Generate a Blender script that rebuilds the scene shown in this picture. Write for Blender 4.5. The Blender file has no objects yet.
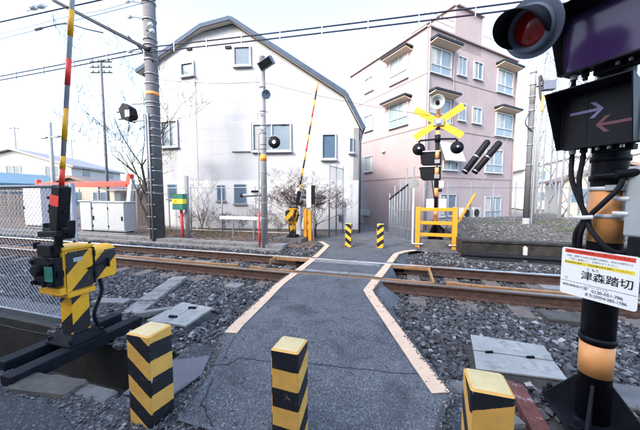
import bpy, bmesh, math, random
import numpy as np
from mathutils import Matrix, Vector
R = math.radians
rnd = random.Random(7)
sc = bpy.context.scene
C = sc.collection

# ---------------------------------------------------------------- camera, sky, sun, exposure
cam_d = bpy.data.cameras.new('camera'); cam = bpy.data.objects.new('camera', cam_d); C.objects.link(cam)
cam_d.sensor_width = 36; cam_d.lens = 15.75; cam_d.clip_start = .05; cam_d.clip_end = 3000
cam.location = (0, 0, 1.32); cam.rotation_euler = (R(90 - 4.09), 0, R(17))
sc.camera = cam
SUN_EL, SUN_AZ = 31, 208                 # azimuth measured clockwise from +Y
w = bpy.data.worlds.new('World'); sc.world = w; w.use_nodes = True
nt = w.node_tree; bg = nt.nodes['Background']
sky = nt.nodes.new('ShaderNodeTexSky'); sky.sky_type = 'NISHITA'; sky.sun_disc = False
sky.sun_elevation = R(SUN_EL); sky.sun_rotation = R(SUN_AZ); sky.air_density = 1.0; sky.dust_density = 3.0; sky.ozone_density = 1.2
nt.links.new(sky.outputs[0], bg.inputs[0]); bg.inputs[1].default_value = .15
sun_d = bpy.data.lights.new('sun', 'SUN'); sun_d.energy = 0.5; sun_d.angle = R(10); sun_d.color = (1, .965, .92)
sun = bpy.data.objects.new('sun', sun_d); C.objects.link(sun)
_d = Vector((-math.sin(R(SUN_AZ)) * math.cos(R(SUN_EL)), -math.cos(R(SUN_AZ)) * math.cos(R(SUN_EL)), -math.sin(R(SUN_EL))))
sun.rotation_euler = _d.to_track_quat('-Z', 'Y').to_euler(); sun.location = (-6, -6, 12)
vs = sc.view_settings; vs.view_transform = 'Standard'; vs.look = 'None'; vs.gamma = 1; vs.use_curve_mapping = False
vs.exposure = 2.6

# ---------------------------------------------------------------- materials
MATS = {}
def mat(name, col, rough=.7, metal=0, var=.18, scale=6, bump=.0, bscale=60, col2=None, wear=None, wscale=9, wamt=.6, wsoft=.09, streak=1., spec=.5, emit=None, alpha=None):
    """Principled material: colour broken up by noise, optional worn patches of another colour and fine relief."""
    if name in MATS: return MATS[name]
    m = bpy.data.materials.new(name); m.use_nodes = True; n = m.node_tree; L = n.links
    b = n.nodes['Principled BSDF']; b.inputs['Roughness'].default_value = rough; b.inputs['Metallic'].default_value = metal
    b.inputs['Specular IOR Level'].default_value = spec
    tc = n.nodes.new('ShaderNodeTexCoord')
    nz = n.nodes.new('ShaderNodeTexNoise'); nz.inputs['Scale'].default_value = scale; nz.inputs['Detail'].default_value = 7; nz.inputs['Roughness'].default_value = .65
    L.new(tc.outputs['Object'], nz.inputs['Vector'])
    rp = n.nodes.new('ShaderNodeValToRGB'); L.new(nz.outputs['Fac'], rp.inputs['Fac'])
    c2 = col2 if col2 else tuple(min(1, c * (1 + var)) for c in col)
    c1 = tuple(c * (1 - var) for c in col) if not col2 else col
    rp.color_ramp.elements[0].position = .32; rp.color_ramp.elements[0].color = (*c1, 1)
    rp.color_ramp.elements[1].position = .68; rp.color_ramp.elements[1].color = (*c2, 1)
    out = rp.outputs['Color']
    if wear:
        n2 = n.nodes.new('ShaderNodeTexNoise'); n2.inputs['Scale'].default_value = wscale; n2.inputs['Detail'].default_value = 10; n2.inputs['Roughness'].default_value = .75
        mp = n.nodes.new('ShaderNodeMapping'); mp.inputs['Scale'].default_value = (1, 1, streak); L.new(tc.outputs['Object'], mp.inputs['Vector']); L.new(mp.outputs['Vector'], n2.inputs['Vector'])
        r2 = n.nodes.new('ShaderNodeValToRGB'); L.new(n2.outputs['Fac'], r2.inputs['Fac'])
        r2.color_ramp.elements[0].position = wamt; r2.color_ramp.elements[1].position = min(1, wamt + wsoft)
        mx = n.nodes.new('ShaderNodeMix'); mx.data_type = 'RGBA'; L.new(r2.outputs['Color'], mx.inputs[0])
        L.new(out, mx.inputs[6]); mx.inputs[7].default_value = (*wear, 1); out = mx.outputs[2]
    L.new(out, b.inputs['Base Color'])
    if bump:
        n3 = n.nodes.new('ShaderNodeTexNoise'); n3.inputs['Scale'].default_value = bscale; n3.inputs['Detail'].default_value = 6
        L.new(tc.outputs['Object'], n3.inputs['Vector'])
        bp = n.nodes.new('ShaderNodeBump'); bp.inputs['Strength'].default_value = bump; bp.inputs['Distance'].default_value = .01
        L.new(n3.outputs['Fac'], bp.inputs['Height']); L.new(bp.outputs['Normal'], b.inputs['Normal'])
    if emit:
        b.inputs['Emission Color'].default_value = (*emit[0], 1); b.inputs['Emission Strength'].default_value = emit[1]
    MATS[name] = m; return m

def asphalt(name, dark, light, speck, sscale=140, patch=1.1):
    m = bpy.data.materials.new(name); m.use_nodes = True; n = m.node_tree; L = n.links; b = n.nodes['Principled BSDF']
    tc = n.nodes.new('ShaderNodeTexCoord')
    a = n.nodes.new('ShaderNodeTexNoise'); a.inputs['Scale'].default_value = patch; a.inputs['Detail'].default_value = 9; a.inputs['Roughness'].default_value = .72
    L.new(tc.outputs['Object'], a.inputs['Vector'])
    r = n.nodes.new('ShaderNodeValToRGB'); L.new(a.outputs['Fac'], r.inputs['Fac'])
    r.color_ramp.elements[0].position = .33; r.color_ramp.elements[0].color = (*dark, 1); r.color_ramp.elements[1].position = .7; r.color_ramp.elements[1].color = (*light, 1)
    v = n.nodes.new('ShaderNodeTexVoronoi'); v.inputs['Scale'].default_value = sscale; L.new(tc.outputs['Object'], v.inputs['Vector'])
    sx = n.nodes.new('ShaderNodeSeparateColor'); L.new(v.outputs['Color'], sx.inputs[0])
    r2 = n.nodes.new('ShaderNodeValToRGB'); L.new(sx.outputs[0], r2.inputs['Fac'])
    r2.color_ramp.elements[0].position = .70; r2.color_ramp.elements[0].color = (0, 0, 0, 1); r2.color_ramp.elements[1].position = 1; r2.color_ramp.elements[1].color = (1, 1, 1, 1)
    mx = n.nodes.new('ShaderNodeMix'); mx.data_type = 'RGBA'; L.new(r2.outputs['Color'], mx.inputs[0]); L.new(r.outputs['Color'], mx.inputs[6]); mx.inputs[7].default_value = (*speck, 1)
    st = n.nodes.new('ShaderNodeTexNoise'); st.inputs['Scale'].default_value = 3.1; st.inputs['Detail'].default_value = 8; st.inputs['Roughness'].default_value = .6; st.inputs['Distortion'].default_value = .8; L.new(tc.outputs['Object'], st.inputs['Vector'])
    rs = n.nodes.new('ShaderNodeValToRGB'); L.new(st.outputs['Fac'], rs.inputs['Fac']); rs.color_ramp.elements[0].position = .30; rs.color_ramp.elements[0].color = (.52, .52, .53, 1); rs.color_ramp.elements[1].position = .50; rs.color_ramp.elements[1].color = (1, 1, 1, 1)
    ms = n.nodes.new('ShaderNodeMix'); ms.data_type = 'RGBA'; ms.blend_type = 'MULTIPLY'; ms.inputs[0].default_value = 1; L.new(mx.outputs[2], ms.inputs[6]); L.new(rs.outputs['Color'], ms.inputs[7]); mx = ms
    # darker pits between the aggregate
    r3 = n.nodes.new('ShaderNodeValToRGB'); L.new(sx.outputs[1], r3.inputs['Fac'])
    r3.color_ramp.elements[0].position = 0; r3.color_ramp.elements[0].color = (.45, .45, .45, 1); r3.color_ramp.elements[1].position = .5; r3.color_ramp.elements[1].color = (1, 1, 1, 1)
    m2 = n.nodes.new('ShaderNodeMix'); m2.data_type = 'RGBA'; m2.blend_type = 'MULTIPLY'; m2.inputs[0].default_value = 1
    L.new(mx.outputs[2], m2.inputs[6]); L.new(r3.outputs['Color'], m2.inputs[7]); L.new(m2.outputs[2], b.inputs['Base Color'])
    b.inputs['Roughness'].default_value = .8
    bp = n.nodes.new('ShaderNodeBump'); bp.inputs['Strength'].default_value = .7; bp.inputs['Distance'].default_value = .006
    L.new(v.outputs['Distance'], bp.inputs['Height']); bp.invert = True; L.new(bp.outputs['Normal'], b.inputs['Normal'])
    MATS[name] = m; return m

def tone_mat(name, dark, light, rough=.85, warm=None):
    """colour from the 'tone' attribute carried by each stone"""
    m = bpy.data.materials.new(name); m.use_nodes = True; n = m.node_tree; L = n.links; b = n.nodes['Principled BSDF']
    at = n.nodes.new('ShaderNodeAttribute'); at.attribute_name = 'tone'
    r = n.nodes.new('ShaderNodeValToRGB'); L.new(at.outputs['Fac'], r.inputs['Fac'])
    r.color_ramp.elements[0].color = (*dark, 1); r.color_ramp.elements[1].color = (*light, 1)
    if warm:
        e = r.color_ramp.elements.new(.55); e.color = (*warm, 1)
    a2 = n.nodes.new('ShaderNodeAttribute'); a2.attribute_name = 'rust'; mr = n.nodes.new('ShaderNodeMix'); mr.data_type = 'RGBA'; mu = n.nodes.new('ShaderNodeMath'); mu.operation = 'MULTIPLY'; mu.inputs[1].default_value = .75; L.new(a2.outputs['Fac'], mu.inputs[0]); L.new(mu.outputs[0], mr.inputs[0]); L.new(r.outputs['Color'], mr.inputs[6]); mr.inputs[7].default_value = (.085, .055, .038, 1)
    L.new(mr.outputs[2], b.inputs['Base Color']); b.inputs['Roughness'].default_value = rough
    tc = n.nodes.new('ShaderNodeTexCoord'); nz = n.nodes.new('ShaderNodeTexNoise'); nz.inputs['Scale'].default_value = 90; L.new(tc.outputs['Object'], nz.inputs['Vector'])
    bp = n.nodes.new('ShaderNodeBump'); bp.inputs['Strength'].default_value = .4; bp.inputs['Distance'].default_value = .004; L.new(nz.outputs['Fac'], bp.inputs['Height']); L.new(bp.outputs['Normal'], b.inputs['Normal'])
    MATS[name] = m; return m

def stripe_mat(name, ca, cb, period, duty=.5, wear=(.35, .3, .2)):
    """two paints in bands along UV v (v carries height plus the slant of that face)"""
    m = bpy.data.materials.new(name); m.use_nodes = True; n = m.node_tree; L = n.links; b = n.nodes['Principled BSDF']
    uv = n.nodes.new('ShaderNodeUVMap'); sx = n.nodes.new('ShaderNodeSeparateXYZ'); L.new(uv.outputs[0], sx.inputs[0])
    tc = n.nodes.new('ShaderNodeTexCoord')
    nz = n.nodes.new('ShaderNodeTexNoise'); nz.inputs['Scale'].default_value = 70; nz.inputs['Detail'].default_value = 5; L.new(tc.outputs['Object'], nz.inputs['Vector'])
    ad = n.nodes.new('ShaderNodeMath'); ad.operation = 'MULTIPLY_ADD'; ad.inputs[1].default_value = .006; L.new(nz.outputs['Fac'], ad.inputs[0]); L.new(sx.outputs[1], ad.inputs[2])
    dv = n.nodes.new('ShaderNodeMath'); dv.operation = 'DIVIDE'; dv.inputs[1].default_value = period; L.new(ad.outputs[0], dv.inputs[0])
    fr = n.nodes.new('ShaderNodeMath'); fr.operation = 'FRACT'; L.new(dv.outputs[0], fr.inputs[0])
    gt = n.nodes.new('ShaderNodeMath'); gt.operation = 'GREATER_THAN'; gt.inputs[1].default_value = duty; L.new(fr.outputs[0], gt.inputs[0])
    def noisy(c, v):
        q = n.nodes.new('ShaderNodeTexNoise'); q.inputs['Scale'].default_value = 7; q.inputs['Detail'].default_value = 9; q.inputs['Roughness'].default_value = .7; L.new(tc.outputs['Object'], q.inputs['Vector'])
        r = n.nodes.new('ShaderNodeValToRGB'); L.new(q.outputs['Fac'], r.inputs['Fac']); r.color_ramp.elements[0].position = .3; r.color_ramp.elements[1].position = .7
        r.color_ramp.elements[0].color = (*[x * (1 - v) for x in c], 1); r.color_ramp.elements[1].color = (*[min(1, x * (1 + v)) for x in c], 1); return r.outputs['Color']
    mx = n.nodes.new('ShaderNodeMix'); mx.data_type = 'RGBA'; L.new(gt.outputs[0], mx.inputs[0]); L.new(noisy(ca, .16), mx.inputs[6]); L.new(noisy(cb, .3), mx.inputs[7])
    n2 = n.nodes.new('ShaderNodeTexNoise'); n2.inputs['Scale'].default_value = 24; n2.inputs['Detail'].default_value = 11; n2.inputs['Roughness'].default_value = .8; L.new(tc.outputs['Object'], n2.inputs['Vector'])
    r2 = n.nodes.new('ShaderNodeValToRGB'); L.new(n2.outputs['Fac'], r2.inputs['Fac']); r2.color_ramp.elements[0].position = .59; r2.color_ramp.elements[1].position = .68
    m2 = n.nodes.new('ShaderNodeMix'); m2.data_type = 'RGBA'; L.new(r2.outputs['Color'], m2.inputs[0]); L.new(mx.outputs[2], m2.inputs[6]); m2.inputs[7].default_value = (*wear, 1)
    n4 = n.nodes.new('ShaderNodeTexNoise'); n4.inputs['Scale'].default_value = 11; n4.inputs['Detail'].default_value = 12; n4.inputs['Roughness'].default_value = .85; n4.inputs['Distortion'].default_value = 1.2; L.new(tc.outputs['Object'], n4.inputs['Vector'])
    r4 = n.nodes.new('ShaderNodeValToRGB'); L.new(n4.outputs['Fac'], r4.inputs['Fac']); r4.color_ramp.elements[0].position = .645; r4.color_ramp.elements[1].position = .665
    m4 = n.nodes.new('ShaderNodeMix'); m4.data_type = 'RGBA'; L.new(r4.outputs['Color'], m4.inputs[0]); L.new(m2.outputs[2], m4.inputs[6]); m4.inputs[7].default_value = (.17, .15, .13, 1); m2 = m4
    L.new(m2.outputs[2], b.inputs['Base Color']); b.inputs['Roughness'].default_value = .55
    bp = n.nodes.new('ShaderNodeBump'); bp.inputs['Strength'].default_value = .12; bp.inputs['Distance'].default_value = .004; L.new(n2.outputs['Fac'], bp.inputs['Height']); L.new(bp.outputs['Normal'], b.inputs['Normal'])
    MATS[name] = m; return m

YEL = (.78, .42, .035); BLK = (.006, .0065, .010)
mat('yellow', (.75, .37, .012), .5, var=.1, scale=9, wear=(.42, .24, .06), wscale=14, wamt=.66, bump=.1)
mat('yellow_pale', (.60, .46, .22), .6, var=.12, scale=10, wear=(.45, .36, .22), wscale=22, wamt=.62)  # paler yellow for the top faces of the bollards
mat('amber', (.80, .32, .02), .5, var=.08, scale=7, wear=(.5, .3, .12), wscale=18, wamt=.68)
mat('peach_tape', (.66, .29, .095), .45, var=.08, scale=14, wear=(.45, .25, .13), wscale=30, wamt=.68)
mat('black', BLK, .55, spec=.18, var=.4, scale=12, wear=(.018, .019, .024), wscale=26, wamt=.62, bump=.12, bscale=120)
mat('black_rubber', (.008, .009, .012), .65, spec=.25, var=.3, scale=20, bump=.1, bscale=90)
mat('red_paint', (.75, .04, .025), .45, var=.12, wear=(.4, .08, .06), wscale=20, wamt=.66)
mat('reflective_red', (.85, .05, .03), .4, var=.08)
mat('white_paint', (.62, .63, .645), .5, var=.06, wear=(.5, .48, .44), wscale=12, wamt=.68)
mat('grey_tape', (.27, .285, .305), .5, var=.12)
mat('galvanised', (.30, .31, .325), .5, metal=.55, var=.16, scale=18, wear=(.2, .19, .185), wscale=10, wamt=.66)
mat('grey_steel', (.22, .24, .265), .5, metal=.2, var=.12, scale=10)
mat('box_grey', (.33, .36, .365), .5, var=.08, scale=5, wear=(.36, .37, .35), wscale=12, wamt=.7)
mat('cabinet_paint', (.46, .48, .49), .5, var=.06, scale=4, wear=(.30, .27, .24), wscale=5, wamt=.6, wsoft=.15, streak=.25)
mat('dark_steel', (.008, .009, .013), .65, spec=.12, var=.35, scale=14, wear=(.03, .028, .028), wscale=16, wamt=.64, bump=.2)
mat('rail_rust', (.085, .045, .03), .75, metal=.1, var=.4, scale=12, wear=(.15, .075, .04), wscale=9, wamt=.58, bump=.3, bscale=80)
mat('rail_shine', (.78, .78, .79), .16, metal=1, var=.08, scale=30)
mat('rail_dull', (.30, .25, .22), .3, metal=.9, var=.2, scale=30)
mat('tan_rust', (.34, .18, .075), .7, var=.25, scale=10, wear=(.22, .11, .06), wscale=12, wamt=.6, bump=.25)
mat('red_rust', (.12, .035, .025), .8, var=.35, scale=12, wear=(.30, .27, .26), wscale=13, wamt=.56, bump=.4)
mat('sleeper', (.15, .12, .10), .85, var=.3, scale=9, wear=(.08, .05, .035), wscale=6, wamt=.55, bump=.5)
mat('concrete', (.21, .205, .195), .85, var=.25, scale=4, wear=(.11, .10, .088), wscale=6, wamt=.53, bump=.35, bscale=70)
mat('old_concrete', (.115, .113, .108), .9, var=.35, scale=5, wear=(.05, .048, .042), wscale=6, wamt=.55, bump=.6, bscale=45)
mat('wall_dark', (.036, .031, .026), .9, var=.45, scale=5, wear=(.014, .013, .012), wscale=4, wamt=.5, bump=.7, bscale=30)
mat('stone_brown', (.075, .068, .058), .9, var=.4, scale=6, wear=(.04, .03, .018), wscale=7, wamt=.57, bump=.6, bscale=40)
mat('ditch_dark', (.02, .018, .015), .7, var=.5, scale=6, bump=.6, bscale=25)  # near-black tone for the ditch floor and its lining walls
mat('check_plate', (.30, .295, .27), .6, var=.2, scale=5, wear=(.20, .19, .17), wscale=7, wamt=.54, bump=.3, bscale=180)
mat('cover_plate', (.105, .105, .125), .6, metal=.2, var=.18, scale=5, wear=(.075, .066, .062), wscale=8, wamt=.56, bump=.3)
mat('line_paint', (.66, .46, .31), .7, var=.09, scale=9, wear=(.26, .215, .175), wscale=13, wamt=.565, bump=.35, bscale=160)
mat('pole_grey', (.10, .102, .11), .75, var=.18, scale=8, wear=(.055, .055, .06), wscale=8, wamt=.6, bump=.2)
mat('pole_light', (.27, .27, .265), .75, var=.14, scale=8, bump=.2)
mat('orange_band', (.85, .30, .08), .5, var=.1)
mat('pipe_red', (.75, .06, .07), .5, var=.12)
mat('green_box', (.03, .17, .12), .5, var=.15)
mat('yellow_tape', (.85, .65, .05), .5, var=.08)
mat('cable', (.02, .02, .023), .55, var=.3)
mat('wire_blue', (.03, .027, .05), .7, spec=.2, var=.3)
mat('cable_dark', (.012, .014, .022), .7, spec=.2, var=.2)
mat('insulator', (.55, .6, .65), .3, var=.1)
mat('screw', (.55, .55, .56), .35, metal=.8, var=.2)
mat('hood_blue', (.095, .12, .17), .6, var=.12, scale=6)
mat('lens_red', (.34, .012, .008), .12, var=.15, spec=.8)
mat('panel_purple', (.035, .018, .075), .16, var=.15, spec=.25)
mat('panel_dark', (.006, .0065, .010), .5, spec=.15, var=.2)
mat('arrow_violet', (.16, .12, .30), .45, var=.1)
mat('arrow_magenta', (.10, .009, .026), .45, var=.1)
mat('ink', (.012, .012, .015), .6, var=.1)
mat('ink_grey', (.09, .09, .10), .6, var=.1)
mat('sign_white', (.80, .80, .79), .35, var=.03, scale=3)
mat('mark_pink', (.72, .45, .43), .5, var=.05)
mat('sign_red', (.80, .06, .03), .4, var=.05)
mat('sign_yellow', (.85, .66, .05), .4, var=.05)
mat('wall_white', (.42, .43, .445), .8, var=.03, scale=2.2, wear=(.37, .378, .39), wscale=3.2, wamt=.52, wsoft=.22, streak=.12, bump=.15, bscale=35)
mat('wall_white_low', (.56, .565, .57), .85, var=.07, scale=2, wear=(.40, .40, .395), wscale=4.5, wamt=.54, wsoft=.2, streak=.25, bump=.25, bscale=25)
mat('wall_pink', (.305, .25, .256), .85, var=.05, scale=1.2, wear=(.27, .22, .226), wscale=2.2, wamt=.5, wsoft=.25, streak=.12, bump=.25, bscale=50)
mat('trim_pink', (.25, .203, .208), .8, var=.08)
mat('roof_blue', (.045, .068, .11), .65, spec=.2, var=.14, scale=5)
mat('soffit', (.48, .44, .38), .7, var=.08)
mat('awning_dark', (.015, .02, .03), .6, spec=.2, var=.2)
mat('awning_under', (.60, .45, .33), .6, var=.08)
mat('frame_alu', (.40, .42, .44), .4, metal=.3, var=.05)
mat('pane', (.075, .125, .18), .12, var=.12, scale=2, spec=.3)
mat('pane_frost', (.19, .245, .29), .3, var=.1, scale=3, spec=.3)
mat('curtain', (.36, .36, .35), .8, var=.08, scale=9)
mat('shutter_white', (.45, .46, .48), .55, var=.03)
mat('bark', (.05, .038, .032), .9, var=.35, scale=14, bump=.5, bscale=60)
mat('bark_pale', (.085, .07, .062), .9, var=.3, scale=14, bump=.4)
mat('vine', (.075, .042, .038), .9, var=.4, scale=20)
mat('dry_grass', (.22, .17, .10), .9, var=.4, scale=3)
mat('grass', (.07, .12, .03), .85, var=.4, scale=3)
mat('leaf_litter', (.13, .085, .06), .95, var=.45, scale=9, wear=(.22, .18, .14), wscale=14, wamt=.55, bump=.9, bscale=40)
mat('earth', (.17, .155, .135), .95, var=.25, scale=1.5, bump=.6, bscale=20)
mat('gravel_base', (.06, .058, .058), .95, var=.5, scale=22, wear=(.13, .125, .12), wscale=40, wamt=.52, bump=1, bscale=45)
mat('gravel_light', (.10, .097, .092), .95, var=.4, scale=25, wear=(.19, .185, .18), wscale=45, wamt=.55, bump=1, bscale=50)
mat('crack_dirt', (.012, .012, .012), .95, var=.3)
mat('house_white', (.42, .42, .41), .8, var=.05)
mat('house_cream', (.36, .32, .26), .8, var=.05)
mat('house_roof', (.20, .20, .21), .7, var=.2)
mat('house_roof_brown', (.14, .10, .09), .7, var=.25)
mat('house_roof_blue', (.07, .15, .20), .5, var=.1)
mat('mast_white', (.24, .255, .27), .5, metal=.2, var=.08)
asphalt('asphalt_road', (.058, .062, .070), (.125, .130, .140), (.25, .255, .265), 150, .9)
asphalt('asphalt_old', (.022, .024, .029), (.060, .064, .073), (.22, .22, .225), 85, 2.2)
asphalt('asphalt_far', (.085, .088, .095), (.14, .142, .148), (.22, .22, .23), 120, 1.2)
tone_mat('ballast', (.017, .017, .020), (.52, .51, .51), .8, (.13, .128, .13))
tone_mat('gravel', (.04, .039, .038), (.38, .37, .355), .85, (.13, .125, .12))
stripe_mat('hazard', (.66, .35, .07), BLK, .205, .5)
stripe_mat('hazard_far', (.8, .46, .05), BLK, .205, .5)
stripe_mat('hazard_machine', (.74, .36, .008), BLK, .34, .50)

# ---------------------------------------------------------------- mesh helpers
def ortho(d):
    d = Vector(d).normalized(); a = Vector((0, 0, 1)) if abs(d.z) < .9 else Vector((1, 0, 0))
    u = d.cross(a).normalized(); return u, d.cross(u).normalized()
class MB:
    def __init__(s): s.v = []; s.f = []; s.uv = {}; s.M = None
    def _a(s, pts):
        i = len(s.v)
        for p in pts: s.v.append(tuple(s.M @ Vector(p)) if s.M is not None else tuple(p))
        return i
    def box(s, x0, x1, y0, y1, z0, z1, M=None):
        pts = [(x, y, z) for z in (z0, z1) for x, y in ((x0, y0), (x1, y0), (x1, y1), (x0, y1))]
        if M is not None: pts = [M @ Vector(p) for p in pts]
        i = s._a(pts)
        for q in ((3, 2, 1, 0), (4, 5, 6, 7), (0, 1, 5, 4), (1, 2, 6, 5), (2, 3, 7, 6), (3, 0, 4, 7)): s.f.append(tuple(i + k for k in q))
        return s
    def bar(s, p0, p1, wdt, hgt, up=(0, 0, 1)):
        p0, p1 = Vector(p0), Vector(p1); d = (p1 - p0).normalized(); u = Vector(up); sd = d.cross(u)
        if sd.length < 1e-4: sd = d.cross(Vector((1, 0, 0)))
        sd.normalize(); u = sd.cross(d)
        pts = [p + sd * a * wdt / 2 + u * b * hgt / 2 for p in (p0, p1) for a, b in ((-1, -1), (1, -1), (1, 1), (-1, 1))]
        i = s._a(pts)
        for q in ((0, 1, 2, 3), (7, 6, 5, 4), (4, 5, 1, 0), (5, 6, 2, 1), (6, 7, 3, 2), (7, 4, 0, 3)): s.f.append(tuple(i + k for k in q))
        return s
    def cyl(s, p0, p1, r0, r1=None, n=16, caps=True):
        r1 = r0 if r1 is None else r1; u, v = ortho(Vector(p1) - Vector(p0)); rings = []
        for p, r in ((p0, r0), (p1, r1)):
            rings.append(s._a([Vector(p) + (u * math.cos(t) + v * math.sin(t)) * r for t in [2 * math.pi * k / n for k in range(n)]]))
        a, b = rings
        for k in range(n): s.f.append((a + k, a + (k + 1) % n, b + (k + 1) % n, b + k))
        if caps: s.f.append(tuple(a + k for k in range(n - 1, -1, -1))); s.f.append(tuple(b + k for k in range(n)))
        return s
    def tube(s, pts, r, n=6, caps=True):
        pts = [Vector(p) for p in pts]; rs = r if isinstance(r, (list, tuple)) else [r] * len(pts); prev = None; u = None
        for k, p in enumerate(pts):
            d = pts[min(k + 1, len(pts) - 1)] - pts[max(k - 1, 0)]
            if u is None: u, v = ortho(d)
            else:
                d.normalize(); u = (u - d * u.dot(d)); u = u.normalized() if u.length > 1e-5 else ortho(d)[0]; v = d.cross(u)
            a = s._a([p + (u * math.cos(t) + v * math.sin(t)) * rs[k] for t in [2 * math.pi * q / n for q in range(n)]])
            if prev is not None:
                for q in range(n): s.f.append((prev + q, prev + (q + 1) % n, a + (q + 1) % n, a + q))
            elif caps: s.f.append(tuple(a + q for q in range(n - 1, -1, -1)))
            prev = a
        if caps: s.f.append(tuple(prev + q for q in range(n)))
        return s
    def prism(s, poly, ext):
        """planar polygon (3-D points) pushed along vector ext"""
        n = len(poly); e = Vector(ext); a = s._a(poly); b = s._a([Vector(p) + e for p in poly])
        s.f.append(tuple(a + k for k in range(n))); s.f.append(tuple(b + k for k in range(n - 1, -1, -1)))
        for k in range(n): s.f.append((a + (k + 1) % n, a + k, b + k, b + (k + 1) % n))
        return s
    def lathe(s, prof, p0, axis, n=20, closed=False):
        """prof: list of (distance along axis, radius)"""
        ax = Vector(axis).normalized(); u, v = ortho(ax); p0 = Vector(p0); prev = None
        for h, r in prof:
            a = s._a([p0 + ax * h + (u * math.cos(t) + v * math.sin(t)) * max(r, 1e-4) for t in [2 * math.pi * k / n for k in range(n)]])
            if prev is not None:
                for q in range(n): s.f.append((prev + q, prev + (q + 1) % n, a + (q + 1) % n, a + q))
            prev = a
        return s
    def quad(s, *p):
        i = s._a(p); s.f.append(tuple(range(i, i + len(p)))); return s
    def build(s, name, m, parent=None, loc=None, smooth=False, bevel=0, recalc=True, props=None):
        me = bpy.data.meshes.new(name)
        if parent is not None: inv = rootmat(parent).inverted()
        elif loc is not None: inv = Matrix.Translation(-Vector(loc))
        else: inv = None
        vv = [tuple(inv @ Vector(p)) for p in s.v] if inv is not None else s.v
        me.from_pydata(vv, [], s.f)
        if recalc:
            bm = bmesh.new(); bm.from_mesh(me); bmesh.ops.recalc_face_normals(bm, faces=bm.faces); bm.to_mesh(me); bm.free()
        me.materials.append(MATS[m] if isinstance(m, str) else m)
        if smooth:
            me.polygons.foreach_set('use_smooth', [len(p.vertices) <= 4 for p in me.polygons])
        o = bpy.data.objects.new(name, me); C.objects.link(o)
        if parent is not None: o.parent = parent
        elif loc is not None: o.location = loc
        if bevel:
            bv = o.modifiers.new('bevel', 'BEVEL'); bv.width = bevel; bv.segments = 2; bv.limit_method = 'ANGLE'; bv.angle_limit = R(40); bv.harden_normals = False
        if props: tag(o, *props)
        return o
ROOTM = {}
def rootmat(o):
    while o.parent is not None: o = o.parent
    return ROOTM.get(o.name) or Matrix.Translation(o.location)
def tag(o, label, cat, group=None):
    o['label'] = label; o['category'] = cat
    if group: o['group'] = group
    return o
def thing(name, label, cat, loc, group=None, rz=0):
    o = bpy.data.objects.new(name, None); C.objects.link(o); o.location = loc; o.rotation_euler = (0, 0, rz); o.empty_display_size = .1
    ROOTM[o.name] = Matrix.Translation(Vector(loc)) @ Matrix.Rotation(rz, 4, 'Z')
    return tag(o, label, cat, group)
def struct(o, kind='structure'): o['kind'] = kind; return o
def B(x0, x1, y0, y1, z0, z1): return MB().box(x0, x1, y0, y1, z0, z1)
def CY(p0, p1, r0, r1=None, n=16): return MB().cyl(p0, p1, r0, r1, n)
def copyto(o, parent, loc=None, rot=None):
    c = o.copy(); C.objects.link(c); c.parent = parent
    if loc is not None: c.location = loc
    if rot is not None: c.rotation_euler = rot
    return c
def bez(pts, n=10):
    out = []; pts = [Vector(p) for p in pts]; q = [pts[0] * 2 - pts[1]] + pts + [pts[-1] * 2 - pts[-2]]
    for k in range(1, len(q) - 2):
        for t in [i / n for i in range(n)]:
            a, b_, c, d = q[k - 1], q[k], q[k + 1], q[k + 2]; out.append(.5 * (2 * b_ + (c - a) * t + (2 * a - 5 * b_ + 4 * c - d) * t * t + (3 * b_ - a - 3 * c + d) * t ** 3))
    out.append(pts[-1]); return out

# ================================================================ THE GROUND
def grid_sheet(name, xs, ys, zf, m, jit=0):
    vs_ = [(x + rnd.uniform(-jit, jit), y + rnd.uniform(-jit, jit), zf(x, y)) for y in ys for x in xs]; nx = len(xs)
    fs = [(j * nx + i, j * nx + i + 1, (j + 1) * nx + i + 1, (j + 1) * nx + i) for j in range(len(ys) - 1) for i in range(nx - 1)]
    b = MB(); b.v = vs_; b.f = fs
    return struct(b.build(name, m, smooth=True, recalc=False))
def lin(a, b, n): return [a + (b - a) * k / n for k in range(n + 1)]
def interp(x, tab):
    return float(np.interp(x, [t[0] for t in tab], [t[1] for t in tab]))
def wob(x, y, s=1.): return math.sin(x * 1.7 * s + y * .6) * .5 + math.sin(x * .63 * s - y * 2.1 * s + 1.3) * .5

# the land all round, out to the horizon
grid_sheet('ground', [-900, -60, 60, 900], [-400, -30, 60, 1200], lambda x, y: -.75, 'earth')
# ballast bed under the track
BED = [(1.9, -.12), (2.5, -.13), (3.4, -.17), (4.0, -.205), (5.9, -.205), (6.3, -.15), (6.62, -.10), (7.0, -.06), (8.7, -.06)]
grid_sheet('track_bed', lin(-60, -8, 26) + lin(-7.6, 8, 60) + lin(9, 45, 20), lin(1.85, 8.6, 32), lambda x, y: interp(y, BED) + .012 * wob(x * 3, y * 5), 'gravel_base')
# near pavement: left of the ditch mouth, middle and right pieces, ditch cut out
DITCH_X = -1.78
def zn(x, y): return .004 * wob(x * 2, y * 3) - (.05 * max(0, x - .35) if x > .35 else 0)
grid_sheet('pavement', lin(-8, 4.2, 60), lin(-5, 1.28, 30), lambda x, y: -.012 + zn(x, y) + (0 if y < 1.1 else 0), 'asphalt_old')
grid_sheet('pavement_strip', lin(DITCH_X, .42, 14), lin(1.2795, 2.0, 6), lambda x, y: -.012 + zn(x, y), 'asphalt_old')
grid_sheet('ditch_floor', lin(-14, DITCH_X + .02, 30), lin(1.2, 1.95, 6), lambda x, y: -.52 + .02 * wob(x * 4, y * 6), 'ditch_dark')
grid_sheet('side_verge', lin(.3, 5.5, 30), lin(1.0, 2.2, 8), lambda x, y: -.20 + .02 * wob(x * 4, y * 5), 'gravel_base')

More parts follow.
